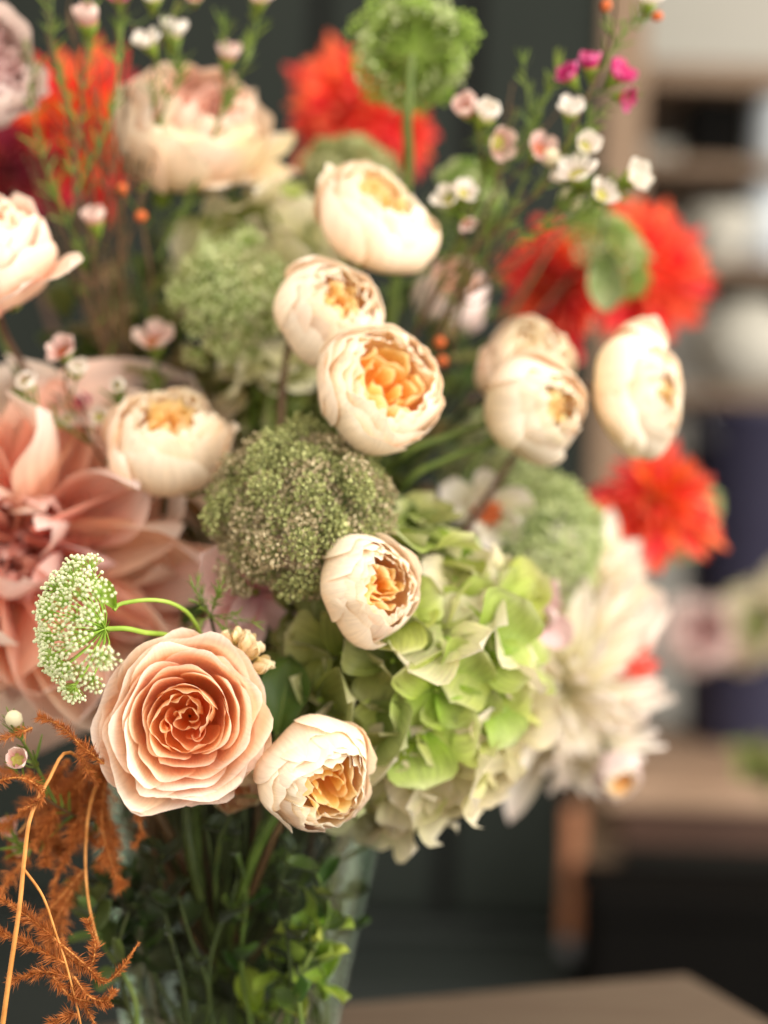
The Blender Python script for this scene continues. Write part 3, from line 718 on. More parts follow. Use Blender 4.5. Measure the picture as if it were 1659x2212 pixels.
dahlia('ivory_dahlia', 'ivory dahlia with long pointed petals at the lower right', 1240, 1530, .95, 262, (.25, -.45, .75), 90, (15, 112), (.4, 1.0), .16, .7, (-.2, .2), 1.6, 50, ('ivory', 'ivory'), 'ivory dahlias at the right', (7, 10), .12, .3)
dahlia('ivory_dahlia', 'rounder ivory dahlia above the pale coral one', 1315, 1290, 1.0, 150, (.5, .1, .8), 130, (10, 112), (.45, 1.0), .18, .7, (-.1, .15), 1.8, 51, ('ivory', 'ivory'), 'ivory dahlias at the right', (5, 8))
dahlia('ivory_dahlia', 'drooping ivory dahlia under the long pointed one, petals hanging down', 1255, 1640, .99, 165, (.05, -.75, .55), 60, (15, 105), (.5, 1.0), .17, .7, (-.15, .2), 1.7, 55, ('ivory', 'ivory'), 'ivory dahlias at the right', (5, 9), .12, .3)
dahlia('pale_bloom', 'pale pink bloom with pointed petals between blush dahlia and hydrangea', 545, 1280, .825, 128, (.5, -.1, .8), 11, (50, 95), (.8, 1.1), .42, .5, (-.1, .2), 2.0, 52, ('palepink', 'palepink'), None, (9, 10), .1, .1, cat='flower', depth=.05)
dahlia('pale_bloom', 'pale pink bloom squeezed between the hydrangea and ivory dahlias', 1140, 1330, .89, 85, (.1, .1, .9), 9, (30, 85), (.8, 1.1), .42, .5, (-.1, .2), 2.4, 53, ('palepink', 'palepink'), None, (9, 10), .1, .1, cat='flower', depth=.05)
dahlia('white_anemone', 'white petalled flower with brown heart above the hydrangea', 1050, 1105, .93, 90, (.1, -.1, .9), 12, (30, 85), (.8, 1.1), .34, .4, (-.1, .2), 3.0, 54, ('ivory', 'ivory'), None, (7, 8), .1, .1, cat='flower', depth=.05)
an = bpy.data.objects['white_anemone']
b = MB(); rng = np.random.default_rng(3)
for i in range(160):
    v = facing(*(rng.normal(0, 1, 2) * .6).tolist(), 1) ; b.tube(np.stack([v * .002, v * .012]), .0006, 3); b.ball(v * .012, .0011, 5, 3)
o = b.build('stamens', M['bud_orange'], an); o['kind'] = 'stuff'

# ------------------------------------------------------------------ hydrangeas
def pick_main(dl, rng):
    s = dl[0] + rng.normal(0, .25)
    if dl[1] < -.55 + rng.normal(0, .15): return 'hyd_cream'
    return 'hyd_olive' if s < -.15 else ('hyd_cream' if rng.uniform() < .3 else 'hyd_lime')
hydrangea('hydrangea', 'big lime green hydrangea head below the small upright cream rose', 868, 1448, .85, 245, 305, .06, (.12, -.05, 1), 66, 112, pick_main, 61)
hydrangea('hydrangea', 'olive hydrangea head between the small upright rose and the peach rose', 690, 1430, .89, 120, 150, .045, (-.1, .05, 1), 26, 104, lambda dl, r: r.choice(['hyd_olive', 'hyd_olive', 'hyd_cream']), 64)
hydrangea('hydrangea', 'pale green hydrangea behind the green lace umbel', 590, 590, .97, 150, 130, .045, (.1, .2, 1), 26, 96, lambda dl, r: r.choice(['hyd_lime', 'hyd_cream', 'hyd_olive']), 62)
hydrangea('hydrangea', 'olive and cream hydrangea deep between the cream roses and lace umbel', 600, 840, .96, 120, 110, .045, (.1, .2, 1), 24, 96, lambda dl, r: r.choice(['hyd_olive', 'hyd_cream', 'hyd_olive']), 63)

# ------------------------------------------------------------------ lace flowers
umbel('lace_umbel', 'white budded green lace flower in front of the blush dahlia', 175, 1350, .715, 138, facing(-.84, .08, .5), (226, 1358, .727), 38, 76, 24, .00088, seed=71,
      stem_end=[(300, 1364, .735), (420, 1420, .79)], ulen=.24, usp=66, stem_r=.0014, gap=(1.2, 1.9))
umbel('lace_dome', 'brown green lace flower dome with dense tiny florets', 632, 1030, .775, 172, facing(-.12, .42, .85), (655, 1122, .806), 110, 86, 46, .0010, ('dara_green', 'dara_green', 'dara_brown'), 72,
      ulen=.24, usp=75, fl=True, flat=.0, dome=.85, jit=.1)
umbel('lace_umbel', 'green lace umbel with an open notch beside the pale hydrangea', 490, 655, .87, 125, facing(-.45, .2, .8), (520, 660, .905), 40, 80, 26, .0012, ('lace_pale', 'lace_lime', 'lace_sage'), 73, ulen=.3, usp=70, fl=True, gap=(.2, 1.0))
umbel('lace_umbel', 'pale green lace umbel turned right above the ivory dahlia', 1190, 1165, .92, 120, facing(.6, .25, .7), (1165, 1170, .955), 46, 84, 26, .0012, ('lace_pale', 'lace_green', 'lace_pale'), 74, ulen=.3, usp=70, fl=True)
umbel('lace_ball', 'round green lace flower seen from below on a straight pale stem', 890, 95, .93, 86, unit(.1 * RV + .38 * UV_ + .75 * FV), (888, 118, .90), 110, 84, 26, .0011, ('lace_lime', 'lace_lime', 'lace_pale'), 75,
      stem_end=[(880, 260, .905), (878, 420, .92), (800, 900, .95)], ulen=.42, usp=85, fl=True, stem_r=.0032, jit=.2)
umbel('lace_umbel', 'greyish green lace umbel behind the coral dahlia', 1495, 1160, 1.15, 82, facing(.5, -.45, .5), (1455, 1115, 1.18), 34, 80, 20, .0012, ('lace_pale', 'lace_green', 'lace_pale'), 76, ulen=.3, usp=70, fl=True)
umbel('lace_umbel', 'dull green lace umbel under the bright red dahlia', 750, 345, 1.0, 90, facing(0, .6, .7), (750, 400, 1.02), 34, 80, 20, .0013, ('lace_sage', 'dara_green', 'dara_green'), 77, ulen=.3, usp=70, fl=True)
umbel('lace_umbel', 'small green lace umbel between waxflower twigs and topmost cream rose', 1005, 395, .97, 62, facing(.3, .3, .8), (1005, 420, .985), 26, 80, 18, .0012, ('lace_green', 'lace_green', 'lace_pale'), 78, ulen=.3, usp=70, fl=True)
umbel('lace_umbel', 'faded green lace umbel behind the arching rose stems', 1060, 990, .96, 100, facing(.1, .3, .9), (1060, 1010, .99), 34, 80, 20, .0012, ('lace_sage', 'dara_green', 'lace_pale'), 79, ulen=.3, usp=70, fl=True)

# ------------------------------------------------------------------ wax flower
rngW = np.random.default_rng(5)
WAXP = {k: [petal_me('petal', M[k], 7, 6, .55 * rngW.uniform(.9, 1.1), rngW.uniform(.25, .7), rngW.uniform(.0, .3), 3.2, rngW, .1, 0, .45, .03) for _ in range(4)] for k in ('wax_white', 'wax_blush', 'wax_magenta')}
def lathe_me(name, prof, mat, seg=10):
    g = lathe_grid(prof, seg); return mesh(name, g.reshape(-1, 3), grid_faces(len(prof), seg, True), grid_uv(len(prof), seg), mat)
CALYX = lathe_me('flower', [(.0, -.9), (.1, -.9), (.2, -.6), (.4, -.15), (.46, .02), (.40, .0), (0, -.1)], M['calyx'])
HEART = {k: lathe_me('heart', [(0, .04), (.06, .12), (.12, .03), (.3, .0), (.36, .1), (.40, .02)], M[k]) for k in ('wax_heart', 'wax_heart_red')}
b = MB(); b.ball((0, 0, 0), 1, 10, 7); BUDS = {k: mesh('bud', np.concatenate(b.v), b.f, np.concatenate(b.uv), M[k]) for k in ('bud_orange', 'bud_cream')}
def needle_leaf(b, p, dr, L, w, rng):
    dr = unit(dr); sd = unit(np.cross(dr, rng.normal(0, 1, 3))); n = np.cross(sd, dr)
    k = np.array([[-.5, 0], [.5, 0], [.6, .45], [-.6, .45], [.25, 1], [-.25, 1]])
    bend = rng.uniform(-.12, .12)
    pts = [p + sd * a * w + dr * c * L + n * bend * L * c * c for a, c in k]
    b.add(pts, [(0, 1, 2, 3), (3, 2, 4, 5)])
def wax_sprig(label, branches, flowers, seed, nleaf=40, leafL=45, group='waxflower sprigs', rad=.0011, twig='twig'):
    rng = np.random.default_rng(seed)
    paths = [spline([P(*q) for q in br], 26) for br in branches]
    o0 = paths[0][0]
    root = thing('waxflower_sprig', label, 'waxflower', o0, group)
    allp = np.concatenate(paths)
    for i, p in enumerate(paths):
        b = MB(); b.tube(p - o0, np.linspace(rad, rad * .45, len(p)), 6); b.build('branch', M[twig if i == 0 else 'stem'], root)
    nb = MB()
    for i in range(int(nleaf * 2.2)):
        pth = paths[rng.integers(len(paths))]; k = rng.integers(3, len(pth) - 1)
        t = unit(pth[k + 1] - pth[k]) if k + 1 < len(pth) else unit(pth[k] - pth[k - 1])
        dv = unit(t + unit(rng.normal(0, 1, 3)) * .8)
        needle_leaf(nb, pth[k] - o0, dv, S(leafL, .85) * rng.uniform(.6, 1.3), .0014, rng)
    for p in paths:
        for j in range(5):
            dv = unit(unit(p[-1] - p[-3]) + unit(rng.normal(0, 1, 3)) * .5); needle_leaf(nb, p[-1] - o0, dv, S(leafL, .85) * rng.uniform(.7, 1.2), .0011, rng)
    o = nb.build('needle_leaves', M['needle'], root, False); o['kind'] = 'stuff'
    for (px, py, d, r, kind, fc) in flowers:
        c = P(px, py, d); f = facing(*fc); R = S(r * (1.0 if kind.startswith('bud') else 1.16), d)
        dist = np.linalg.norm(allp - (c - f * .02), axis=1); q = allp[np.argmin(dist)]
        b = MB(); b.tube(spline([q, (q + c - f * R) / 2 - f * .004, c - f * R * .8], 8) - o0, .0006, 5); b.build('pedicel', M['stem'], root)
        if kind.startswith('bud'):
            link('bud', BUDS[kind], root, c - o0, basis(f) @ np.diag([R, R, R * 1.15])); continue
        B = basis(f, rng.uniform(0, 6)) * R
        fo = link('flower', CALYX, root, c - o0, B)
        link('heart', HEART['wax_heart_red' if kind == 'wax_magenta' or (kind == 'wax_blush' and rng.uniform() < .6) else 'wax_heart'], fo)
        lift = rng.uniform(.55, 1.2)
        for k in range(5):
            a = k * 2 * math.pi / 5 + rng.normal(0, .06); tl = lift + rng.normal(0, .12)
            dr = np.array([math.cos(a) * math.cos(tl), math.sin(a) * math.cos(tl), math.sin(tl)])
            sd = np.array([math.sin(a), -math.cos(a), 0]); nn = np.cross(sd, dr)
            link('petal', WAXP[kind][rng.integers(4)], fo, np.array([math.cos(a), math.sin(a), 0]) * .36, np.stack([sd, dr, nn], 1) * rng.uniform(.68, .8))
    return root
w, bl_, mg = 'wax_white', 'wax_blush', 'wax_magenta'
wax_sprig('tall waxflower sprig with magenta and white flowers at the upper right',
    [[(860, 800, .95), (960, 610, .91), (1090, 480, .88), (1190, 385, .865), (1245, 260, .86), (1305, 130, .86), (1330, 40, .86), (1335, -60, .86)],
     [(1150, 420, .872), (1215, 330, .865), (1290, 250, .86), (1345, 205, .86)], [(1090, 480, .88), (1150, 330, .87), (1130, 140, .865)],
     [(1160, 410, .87), (1250, 330, .86), (1270, 260, .86)], [(1300, 140, .86), (1360, 60, .855), (1400, 10, .855)], [(1140, 300, .87), (1180, 200, .868), (1200, 150, .866)]],
    [(1232, 168, .86, 34, mg, (-.5, .6, .5)), (1275, 145, .86, 36, mg, (-.1, .8, .5)), (1333, 165, .86, 38, mg, (.5, .5, .6)), (1345, 210, .86, 30, mg, (.7, -.3, .5)),
     (1232, 243, .858, 34, w, (.1, .6, .7)), (1262, 318, .855, 36, w, (.3, .3, .8)), (1165, 325, .86, 40, bl_, (.3, .3, .8)), (1190, 340, .86, 20, 'bud_cream', (.5, 0, .8)),
     (1402, 8, .855, 32, w, (.1, .8, .4)), (1420, 35, .855, 11, 'bud_orange', (.8, 0, .4)), (1310, 12, .86, 12, 'bud_orange', (.1, .8, .4))], 81, 70)
wax_sprig('waxflower sprig with five white flowers crossing in front of the red dahlias',
    [[(870, 880, .94), (1000, 620, .90), (1110, 520, .87), (1220, 440, .86), (1300, 400, .855)], [(1110, 520, .87), (1240, 470, .86), (1350, 410, .855)], [(1180, 470, .866), (1250, 410, .86)]],
    [(1248, 380, .855, 46, w, (-.2, .6, .7)), (1298, 422, .852, 36, w, (.4, .2, .8)), (1366, 385, .852, 44, w, (.6, .2, .6)), (1215, 385, .86, 28, w, (-.5, .4, .6)), (1230, 430, .87, 26, 'bud_cream', (.2, .1, .8))], 82, 55)
wax_sprig('waxflower sprig with paired white flowers beside the topmost cream rose',
    [[(850, 840, .95), (930, 640, .92), (1000, 500, .89), (1040, 380, .875), (1035, 270, .87)], [(1000, 500, .89), (985, 450, .87)], [(1040, 400, .875), (1075, 320, .87)]],
    [(1012, 240, .868, 40, bl_, (-.4, .4, .7)), (1048, 252, .864, 42, w, (.3, .5, .7)), (1074, 308, .866, 40, bl_, (.5, -.3, .7)), (972, 432, .868, 36, w, (-.4, .3, .7)), (1000, 420, .864, 34, w, (.4, .4, .7)), (1005, 478, .87, 22, bl_, (.4, -.7, .4)),
     (950, 740, .9, 13, 'bud_orange', (.1, .5, .7)), (955, 780, .9, 13, 'bud_orange', (.1, -.2, .8))], 83, 60)
wax_sprig('upright waxflower sprig in front of the flame dahlia',
    [[(300, 1000, .95), (190, 640, .90), (160, 420, .88), (175, 230, .87), (190, 80, .865), (200, -60, .865)], [(170, 300, .875), (120, 120, .87), (110, -60, .87)], [(160, 420, .88), (240, 250, .87), (260, 60, .87), (255, -40, .87)], [(180, 560, .89), (90, 330, .885), (60, 120, .88)]],
    [(190, 50, .862, 46, bl_, (0, .75, .6)), (205, 480, .88, 38, bl_, (-.1, .8, .5)), (258, -6, .87, 30, mg, (0, .3, .8)), (330, -4, .87, 40, w, (.1, .6, .7))], 84, 90)
wax_sprig('waxflower sprig with closed white cups above the large blush rose',
    [[(330, 1000, .96), (330, 640, .92), (300, 420, .9), (330, 240, .885), (335, 120, .88), (400, -20, .88)], [(310, 330, .89), (380, 180, .885), (375, 90, .88)], [(340, 560, .915), (450, 330, .9), (490, 170, .895), (480, 60, .89)], [(460, 300, .9), (540, 100, .9), (560, 0, .895)]],
    [(322, 96, .875, 36, w, (-.3, .6, .6)), (372, 76, .89, 40, w, (.2, .7, .5)), (492, 125, .892, 36, bl_, (.2, .7, .5)), (560, 0, .893, 36, bl_, (.1, .6, .6)), (420, -8, .88, 34, bl_, (.1, .3, .8)), (265, 408, .89, 12, 'bud_orange', (-.3, .7, .5)), (305, 467, .885, 13, 'bud_orange', (.3, -.2, .8))], 85, 80)
wax_sprig('low waxflower sprig with small open cups above the blush dahlia',
    [[(420, 1350, .95), (300, 1100, .9), (200, 960, .87), (150, 860, .86), (140, 780, .855)], [(200, 960, .87), (110, 900, .86), (60, 860, .855)], [(250, 1030, .88), (260, 920, .87), (256, 860, .865)], [(300, 1100, .9), (330, 900, .9), (335, 770, .895)]],
    [(137, 762, .853, 38, bl_, (-.2, .6, .7)), (165, 802, .85, 32, w, (.2, .5, .8)), (58, 830, .85, 38, w, (.1, .3, .9)), (256, 836, .86, 28, w, (.05, .2, 1)), (215, 902, .865, 27, w, (0, .2, 1)), (145, 908, .87, 26, w, (.1, .1, 1)), (118, 868, .88, 30, bl_, (0, .3, .8)), (335, 742, .9, 46, bl_, (0, .6, .6)), (180, 870, .885, 22, mg, (0, .3, .8))], 86, 46)
wax_sprig('waxflower sprig with a round bud and open cup beside the rust fern',
    [[(330, 1800, .84), (160, 1760, .78), (70, 1700, .745), (38, 1665, .738)], [(120, 1735, .765), (60, 1620, .745), (32, 1575, .74)], [(160, 1760, .78), (60, 1830, .78), (30, 1800, .78)]],
    [(30, 1553, .735, 19, 'bud_cream', (0, .6, .8)), (38, 1642, .733, 34, bl_, (.05, .35, .9)), (20, 1790, .79, 26, bl_, (.2, .5, .8)), (45, 1830, .79, 22, bl_, (.2, .2, .9))], 87, 24)

# ------------------------------------------------------------------ rust coloured asparagus fern
def fern(label, stems, plumes, seed):
    rng = np.random.default_rng(seed)
    o0 = P(*stems[0][0][0])
    root = thing('asparagus_fern', label, 'fern', o0, 'rust coloured asparagus fern')
    for pts, r in stems:
        p = spline([P(*q) for q in pts], 30); b = MB(); b.tube(p - o0, np.linspace(r, r * .6, 30), 8); b.build('stem', M['ruststem'], root)
    for pts, rpx, dens in plumes:
        n = 60; p = spline([P(*q) for q in pts], n)
        b = MB(); b.tube(p - o0, np.linspace(.0006, .0003, n), 4); pl_ = b.build('plume', M['ruststem'], root)
        nb = MB(); L0 = S(rpx, .73)
        plen = np.linalg.norm(np.diff(p, axis=0), axis=1).sum()
        for j in range(int(plen * 1000 * dens * 2.6)):
            q = rng.uniform(0, 1); k = min(int(q * (n - 1)), n - 2); pos = p[k] + (p[k + 1] - p[k]) * (q * (n - 1) - k)
            t = unit(p[k + 1] - p[k]); rd = unit(np.cross(t, rng.normal(0, 1, 3)))
            dv = unit(t * rng.uniform(.25, .9) + rd); L = L0 * rng.uniform(.3, 1.15) * (1.05 - .45 * q ** 3) * (.75 + .35 * math.sin(q * 17 + len(pts) * 3 + rpx))
            sd = unit(np.cross(dv, rng.normal(0, 1, 3))) * .00016
            cv = unit(np.cross(dv, sd)) * L * rng.uniform(-.15, .15) + t * L * .12
            e = pos + dv * L
            nb.add(np.array([pos - sd, pos + sd, pos + dv * L * .55 + sd - cv * .4, pos + dv * L * .55 - sd - cv * .4, e]) - o0, [(0, 1, 2, 3), (3, 2, 4)])
        o = nb.build('needles', M['rustfern'], pl_, False); o['kind'] = 'stuff'
    return root
fern('rust coloured asparagus fern on a long tan stem below the blush dahlia',
     [([(2, 2240, .715), (20, 2110, .715), (42, 1960, .716), (52, 1860, .718), (66, 1765, .72), (105, 1685, .73), (150, 1625, .74), (230, 1700, .79)], .0013),
      ([(46, 1870, .718), (92, 1935, .72), (122, 2020, .722), (145, 2090, .722), (172, 2200, .722), (180, 2260, .722)], .0007)],
     [([(70, 1572, .722), (30, 1588, .72), (-20, 1605, .72)], 26, 5), ([(225, 1650, .735), (175, 1610, .73), (130, 1568, .725), (82, 1548, .722)], 30, 9), ([(170, 1600, .73), (185, 1660, .735), (210, 1690, .74)], 26, 7),
      ([(-20, 1690, .722), (45, 1680, .722), (88, 1705, .72), (85, 1730, .718), (40, 1752, .715)], 24, 8),
      ([(122, 2030, .722), (60, 1980, .725), (-20, 1925, .73)], 34, 8), ([(140, 2080, .722), (60, 2040, .725), (-10, 2010, .728)], 34, 8), ([(150, 2110, .722), (90, 2100, .725), (20, 2120, .73)], 34, 8),
      ([(120, 2030, .722), (180, 2080, .722), (225, 2120, .722), (262, 2092, .722), (300, 2036, .722)], 18, 8),
      ([(160, 2110, .722), (190, 2150, .72), (228, 2162, .72), (246, 2140, .72)], 24, 9), ([(115, 2110, .722), (150, 2150, .722), (200, 2165, .722), (245, 2172, .722)], 26, 9),
      ([(130, 2050, .724), (190, 2090, .726), (205, 2040, .728), (188, 1985, .73)], 30, 8), ([(170, 2190, .722), (130, 2200, .724), (80, 2240, .726)], 32, 8), ([(150, 2120, .724), (170, 2150, .726), (205, 2212, .726)], 30, 7)], 91)
fern('soft rust coloured fern hanging under the big peach rose',
     [([(250, 1620, .80), (200, 1720, .775), (185, 1830, .77), (190, 1940, .765), (212, 2040, .76)], .0009), ([(240, 1640, .80), (110, 1720, .78), (40, 1800, .775)], .0008)],
     [([(210, 1650, .78), (130, 1740, .775), (70, 1830, .77)], 50, 9), ([(220, 1660, .785), (180, 1760, .775), (140, 1860, .77)], 50, 9), ([(230, 1660, .785), (220, 1780, .775), (250, 1890, .77), (262, 1915, .77)], 44, 8),
      ([(150, 1640, .78), (80, 1730, .775), (0, 1790, .77)], 46, 8), ([(190, 1640, .785), (110, 1780, .775), (100, 1870, .77)], 46, 8), ([(210, 1700, .785), (240, 1800, .78), (215, 1880, .775)], 40, 8),
      ([(295, 1745, .78), (305, 1800, .78), (285, 1832, .775)], 22, 8), ([(150, 1840, .775), (120, 1900, .775), (115, 1960, .775)], 26, 6), ([(60, 1850, .775), (20, 1900, .77), (-10, 1950, .77)], 36, 7), ([(130, 1690, .79), (60, 1680, .785), (-10, 1660, .785)], 36, 7)]
     + [([(225 - 12 * q, 1640 + 8 * q, .80), (215 - 18 * q + 20 * math.sin(q * 2.1), 1740 + 10 * q, .795), (262 - 26 * q + 16 * math.sin(q * 1.3), 1835 + 22 * math.sin(q * 1.7), .79)], 48, 6) for q in range(10)]
     + [([(180 - 10 * q, 1880 + 12 * q, .78), (120 + 14 * math.sin(q * 2.0), 1950 + 16 * q, .77), (60 + 22 * q, 2010 + 24 * q, .765)], 36, 5) for q in range(6)], 92)

# ------------------------------------------------------------------ vase
ZR = .188
vz = thing('glass_vase', 'clear tapered glass vase full of green stems under the bouquet', 'vase', VASE)
prof = [(0, .001), (.052, .001), (.058, .004), (.0655, .05), (.073, .09), (.081, .125), (.0878, ZR - .004), (.0882, ZR), (.0862, ZR + .0015), (.0848, ZR - .003), (.078, .125), (.070, .09), (.0625, .05), (.054, .014), (0, .011)]
lathe('wall', prof, M['glass'], vz, None, 64)

LEAFV = {}
def leaf_var(mk, W=.32):
    if (mk, W) not in LEAFV:
        r = np.random.default_rng(8)
        LEAFV[(mk, W)] = [petal_me('leaf', M[mk], 5, 8, W * r.uniform(.85, 1.15), r.uniform(.2, .7), r.uniform(-.35, .25), 1.7, r, .0, .15, .12, .03) for _ in range(4)]
    return LEAFV[(mk, W)]
def leafy_stem(name, label, pts, n, L, mk, seed, group=None, W=.32, start=.35, stem='stem_dark', cat='foliage', rad=.0016, spread=1.0):
    rng = np.random.default_rng(seed)
    p = spline(pts, 30); o0 = p[0]
    root = thing(name, label, cat, o0, group)
    b = MB(); b.tube(p - o0, np.linspace(rad, rad * .5, 30), 6); b.build('stem', M[stem], root)
    for i in range(n):
        q = start + (1 - start) * (i + .7) / n; k = min(int(q * 29), 28); t = unit(p[k + 1] - p[k])
        a = i * 2.4; side = unit(np.cross(t, [.3, .8, .2])); up = np.cross(t, side)
        dv = unit(t * rng.uniform(.4, .9) + (math.cos(a) * side + math.sin(a) * up) * spread + np.array([0, 0, .05]))
        sd = unit(np.cross(dv, rng.normal(0, .4, 3) + np.array([0, -.4, 1]))); nn = np.cross(sd, dv)
        l = L * rng.uniform(.7, 1.2)
        link('leaf', leaf_var(mk, W)[rng.integers(4)], root, p[k] - o0, np.stack([sd, dv, nn], 1) * l)
    return root
rng = np.random.default_rng(15)
def from_neck(px, py, d, rng, bulge=.02):
    e = P(px, py, d); a = rng.uniform(0, 6.28); n = NECK + np.array([math.cos(a), math.sin(a), 0]) * .05 * rng.uniform(.2, 1)
    return [np.array([VASE[0] - .03 * math.cos(a), VASE[1] - .03 * math.sin(a), .012]), n, (n + e) / 2 + np.array([0, bulge, .01]), e]
GD = 'olive leafy filler stems inside the bouquet'
for i, (px, py, d, lb) in enumerate([(300, 560, .98, 'under the large blush rose'), (420, 520, 1.0, 'between blush rose and pale hydrangea'), (520, 470, 1.02, 'behind the pale green hydrangea'), (640, 600, 1.02, 'left of the topmost cream rose'), (250, 760, .97, 'above the low waxflower cups'),
        (400, 800, .98, 'under the notched green lace umbel'), (470, 860, .96, 'behind the yellowish cream rose'), (700, 900, .97, 'behind the wide open cream rose'), (860, 620, 1.02, 'right of the resting cream rose'), (900, 760, 1.0, 'behind the orange buds'),
        (960, 900, 1.0, 'behind the two arching stems'), (1040, 780, 1.02, 'left of the pale peach rose'), (1060, 640, 1.02, 'left of the edge on red dahlia'), (860, 1000, .95, 'right of the brown lace dome'), (1120, 1050, 1.0, 'below the cream rose on arching stems'),
        (740, 1240, .92, 'left of the small upright cream rose'), (560, 1420, .90, 'behind the cream stock buds'), (640, 1380, .9, 'between stock buds and hydrangea'), (450, 1260, .92, 'behind the feathery dark sprig'), (1000, 1180, .97, 'behind the white anemone'), (130, 700, .98, 'below the pink peach rose'), (220, 560, 1.0, 'right of the pink peach rose'), (600, 520, 1.03, 'above the resting cream rose'), (980, 520, 1.04, 'below the paired white waxflowers'), (930, 420, 1.05, 'right of the green lace ball stem'), (1090, 420, 1.05, 'behind the tall waxflower sprig'), (110, 600, 1.0, 'behind the pink peach rose'), (165, 500, 1.02, 'under the flame and wine dahlias'), (210, 640, .98, 'beside the bare brown twigs'), (330, 470, 1.0, 'touching the ragged blush rose')]):
    leafy_stem('leafy_filler', 'olive green leafy stem deep in the bouquet ' + lb, from_neck(px, py, d, rng), 16, .034, 'leaf_mid' if i % 3 else 'leaf', 200 + i, GD)
GT = 'khaki leafy filler stems inside the bouquet'
for i, (px, py, d, lb) in enumerate([(290, 640, .95, 'beside the feathery green tuft'), (350, 720, .95, 'above the yellowish cream rose'), (260, 560, .97, 'under the flame dahlia'), (420, 620, .97, 'left of the notched lace umbel'), (310, 840, .94, 'touching the yellowish cream rose'),
        (1000, 700, .98, 'beside the faded pinkish rose'), (560, 960, .93, 'behind the brown lace dome'), (200, 680, .97, 'right of the reflexed pink petal'), (1010, 1010, .98, 'behind the lower arching stem'), (380, 560, .99, 'below the ragged blush rose')]):
    leafy_stem('khaki_filler', 'dry khaki leafy stem deep in the bouquet ' + lb, from_neck(px, py, d, rng), 14, .03, 'leaf_tan', 300 + i, GT, .3)
GV = 'bright leafy stems standing in the vase'
def vpt(px, py, d): return P(px, py, d)
for i, (a_, b_, n_, mk) in enumerate([((590, 2300, .85), (680, 2000, .82), 7, 'leaf_lime'), ((610, 2280, .84), (690, 2080, .815), 5, 'leaf_lime'), ((560, 2290, .84), (595, 2070, .81), 5, 'leaf_lime'), ((600, 2250, .85), (700, 1850, .85), 8, 'leaf'),
                                       ((450, 2280, .85), (600, 1850, .84), 8, 'leaf'), ((620, 2260, .87), (725, 1880, .86), 8, 'leaf'), ((630, 2260, .86), (735, 1860, .86), 11, 'leaf'), ((610, 2260, .84), (705, 1900, .835), 10, 'leaf'), ((590, 2280, .83), (670, 1985, .815), 6, 'leaf_lime'), ((420, 2280, .86), (400, 1900, .86), 8, 'leaf_dark'), ((500, 2280, .88), (560, 1880, .88), 9, 'leaf_dark'), ((350, 2260, .86), (300, 1900, .86), 8, 'leaf_dark'), ((560, 2280, .9), (650, 1860, .9), 9, 'leaf_dark')] + [((340 + 24 * q, 2290, .80 + .02 * (q % 5)), (290 + 34 * q, 1830 + 40 * (q % 3), .80 + .02 * (q % 5)), 9, ('leaf_mid', 'leaf_dark', 'leaf', 'leaf_dark')[q % 4]) for q in range(13)] + [((330 + 60 * q, 2290, .81), (300 + 75 * q, 1840, .80 + .012 * (q % 2)), 4, 'leaf_dark') for q in range(6)]):
    rv = np.random.default_rng(900 + i); A_, B_ = P(*a_), P(*b_)
    if mk != 'leaf_lime': A_ = A_ + np.array([rv.uniform(-.022, .022), 0, 0]); B_ = B_ + np.array([rv.uniform(-.03, .018), 0, rv.uniform(-.03, .03)])
    leafy_stem('vase_foliage', 'leafy stem with %s leaves standing inside the glass vase' % {'leaf_lime': 'pale lime', 'leaf': 'mid green', 'leaf_mid': 'olive green', 'leaf_dark': 'dark green'}[mk],
               [A_, A_ * .6 + B_ * .4 + np.array([rv.uniform(-.012, .012), 0, 0]), A_ * .25 + B_ * .75 + np.array([rv.uniform(-.01, .01), rv.uniform(-.006, .006), 0]), B_], n_, .020 if mk != 'leaf_lime' else .024, mk, 400 + i, GV, .36, rv.uniform(.1, .5), 'stem_dark' if mk == 'leaf_dark' else 'stem')
# sage leaves by the red dahlias
def big_leaf(label, px, py, d, Lpx, ang, tilt, W, mk, seed, cup=.3, bend=-.1):
    r = np.random.default_rng(seed); base = P(px, py, d)
    root = thing('broad_leaf', label, 'leaf', base)
    g = petal_unit(9, 14, W, cup, bend, 1.8, r, .05, .2, .15, .03) * S(Lpx, d)
    dv = unit(math.cos(ang) * RV + math.sin(ang) * UV_ - tilt * FV); sd = unit(np.cross(dv, -FV)); nn = np.cross(sd, dv)
    B = np.stack([sd, dv, nn], 1)
    grid_obj('blade', g @ B.T, M[mk], root)
    mr = np.stack([np.zeros(10), np.linspace(0, .95, 10), bend * np.linspace(0, .95, 10) ** 2 - .012], -1) * S(Lpx, d)
    b = MB(); b.tube(mr @ B.T, np.linspace(.0011, .0004, 10), 5); b.build('midrib', M['stem'], root)
    add_stem(root, base, -dv, r, .0015)
umbel('lace_umbel', 'olive green lace umbel seen edge on between the two right red dahlias', 1330, 530, 1.0, 100, facing(.62, .52, .45), (1290, 560, 1.02), 46, 80, 22, .0012, ('lace_green', 'dara_green', 'lace_sage'), 80, ulen=.3, usp=70, fl=True, dome=.8)
big_leaf('sage green leaf hanging beneath the edge on lace umbel', 1300, 530, .985, 150, -1.5, .1, .3, 'leaf_grey', 2)
big_leaf('smooth olive leaf right of the big peach rose', 600, 1580, .80, 170, 1.4, .05, .36, 'leaf', 3)
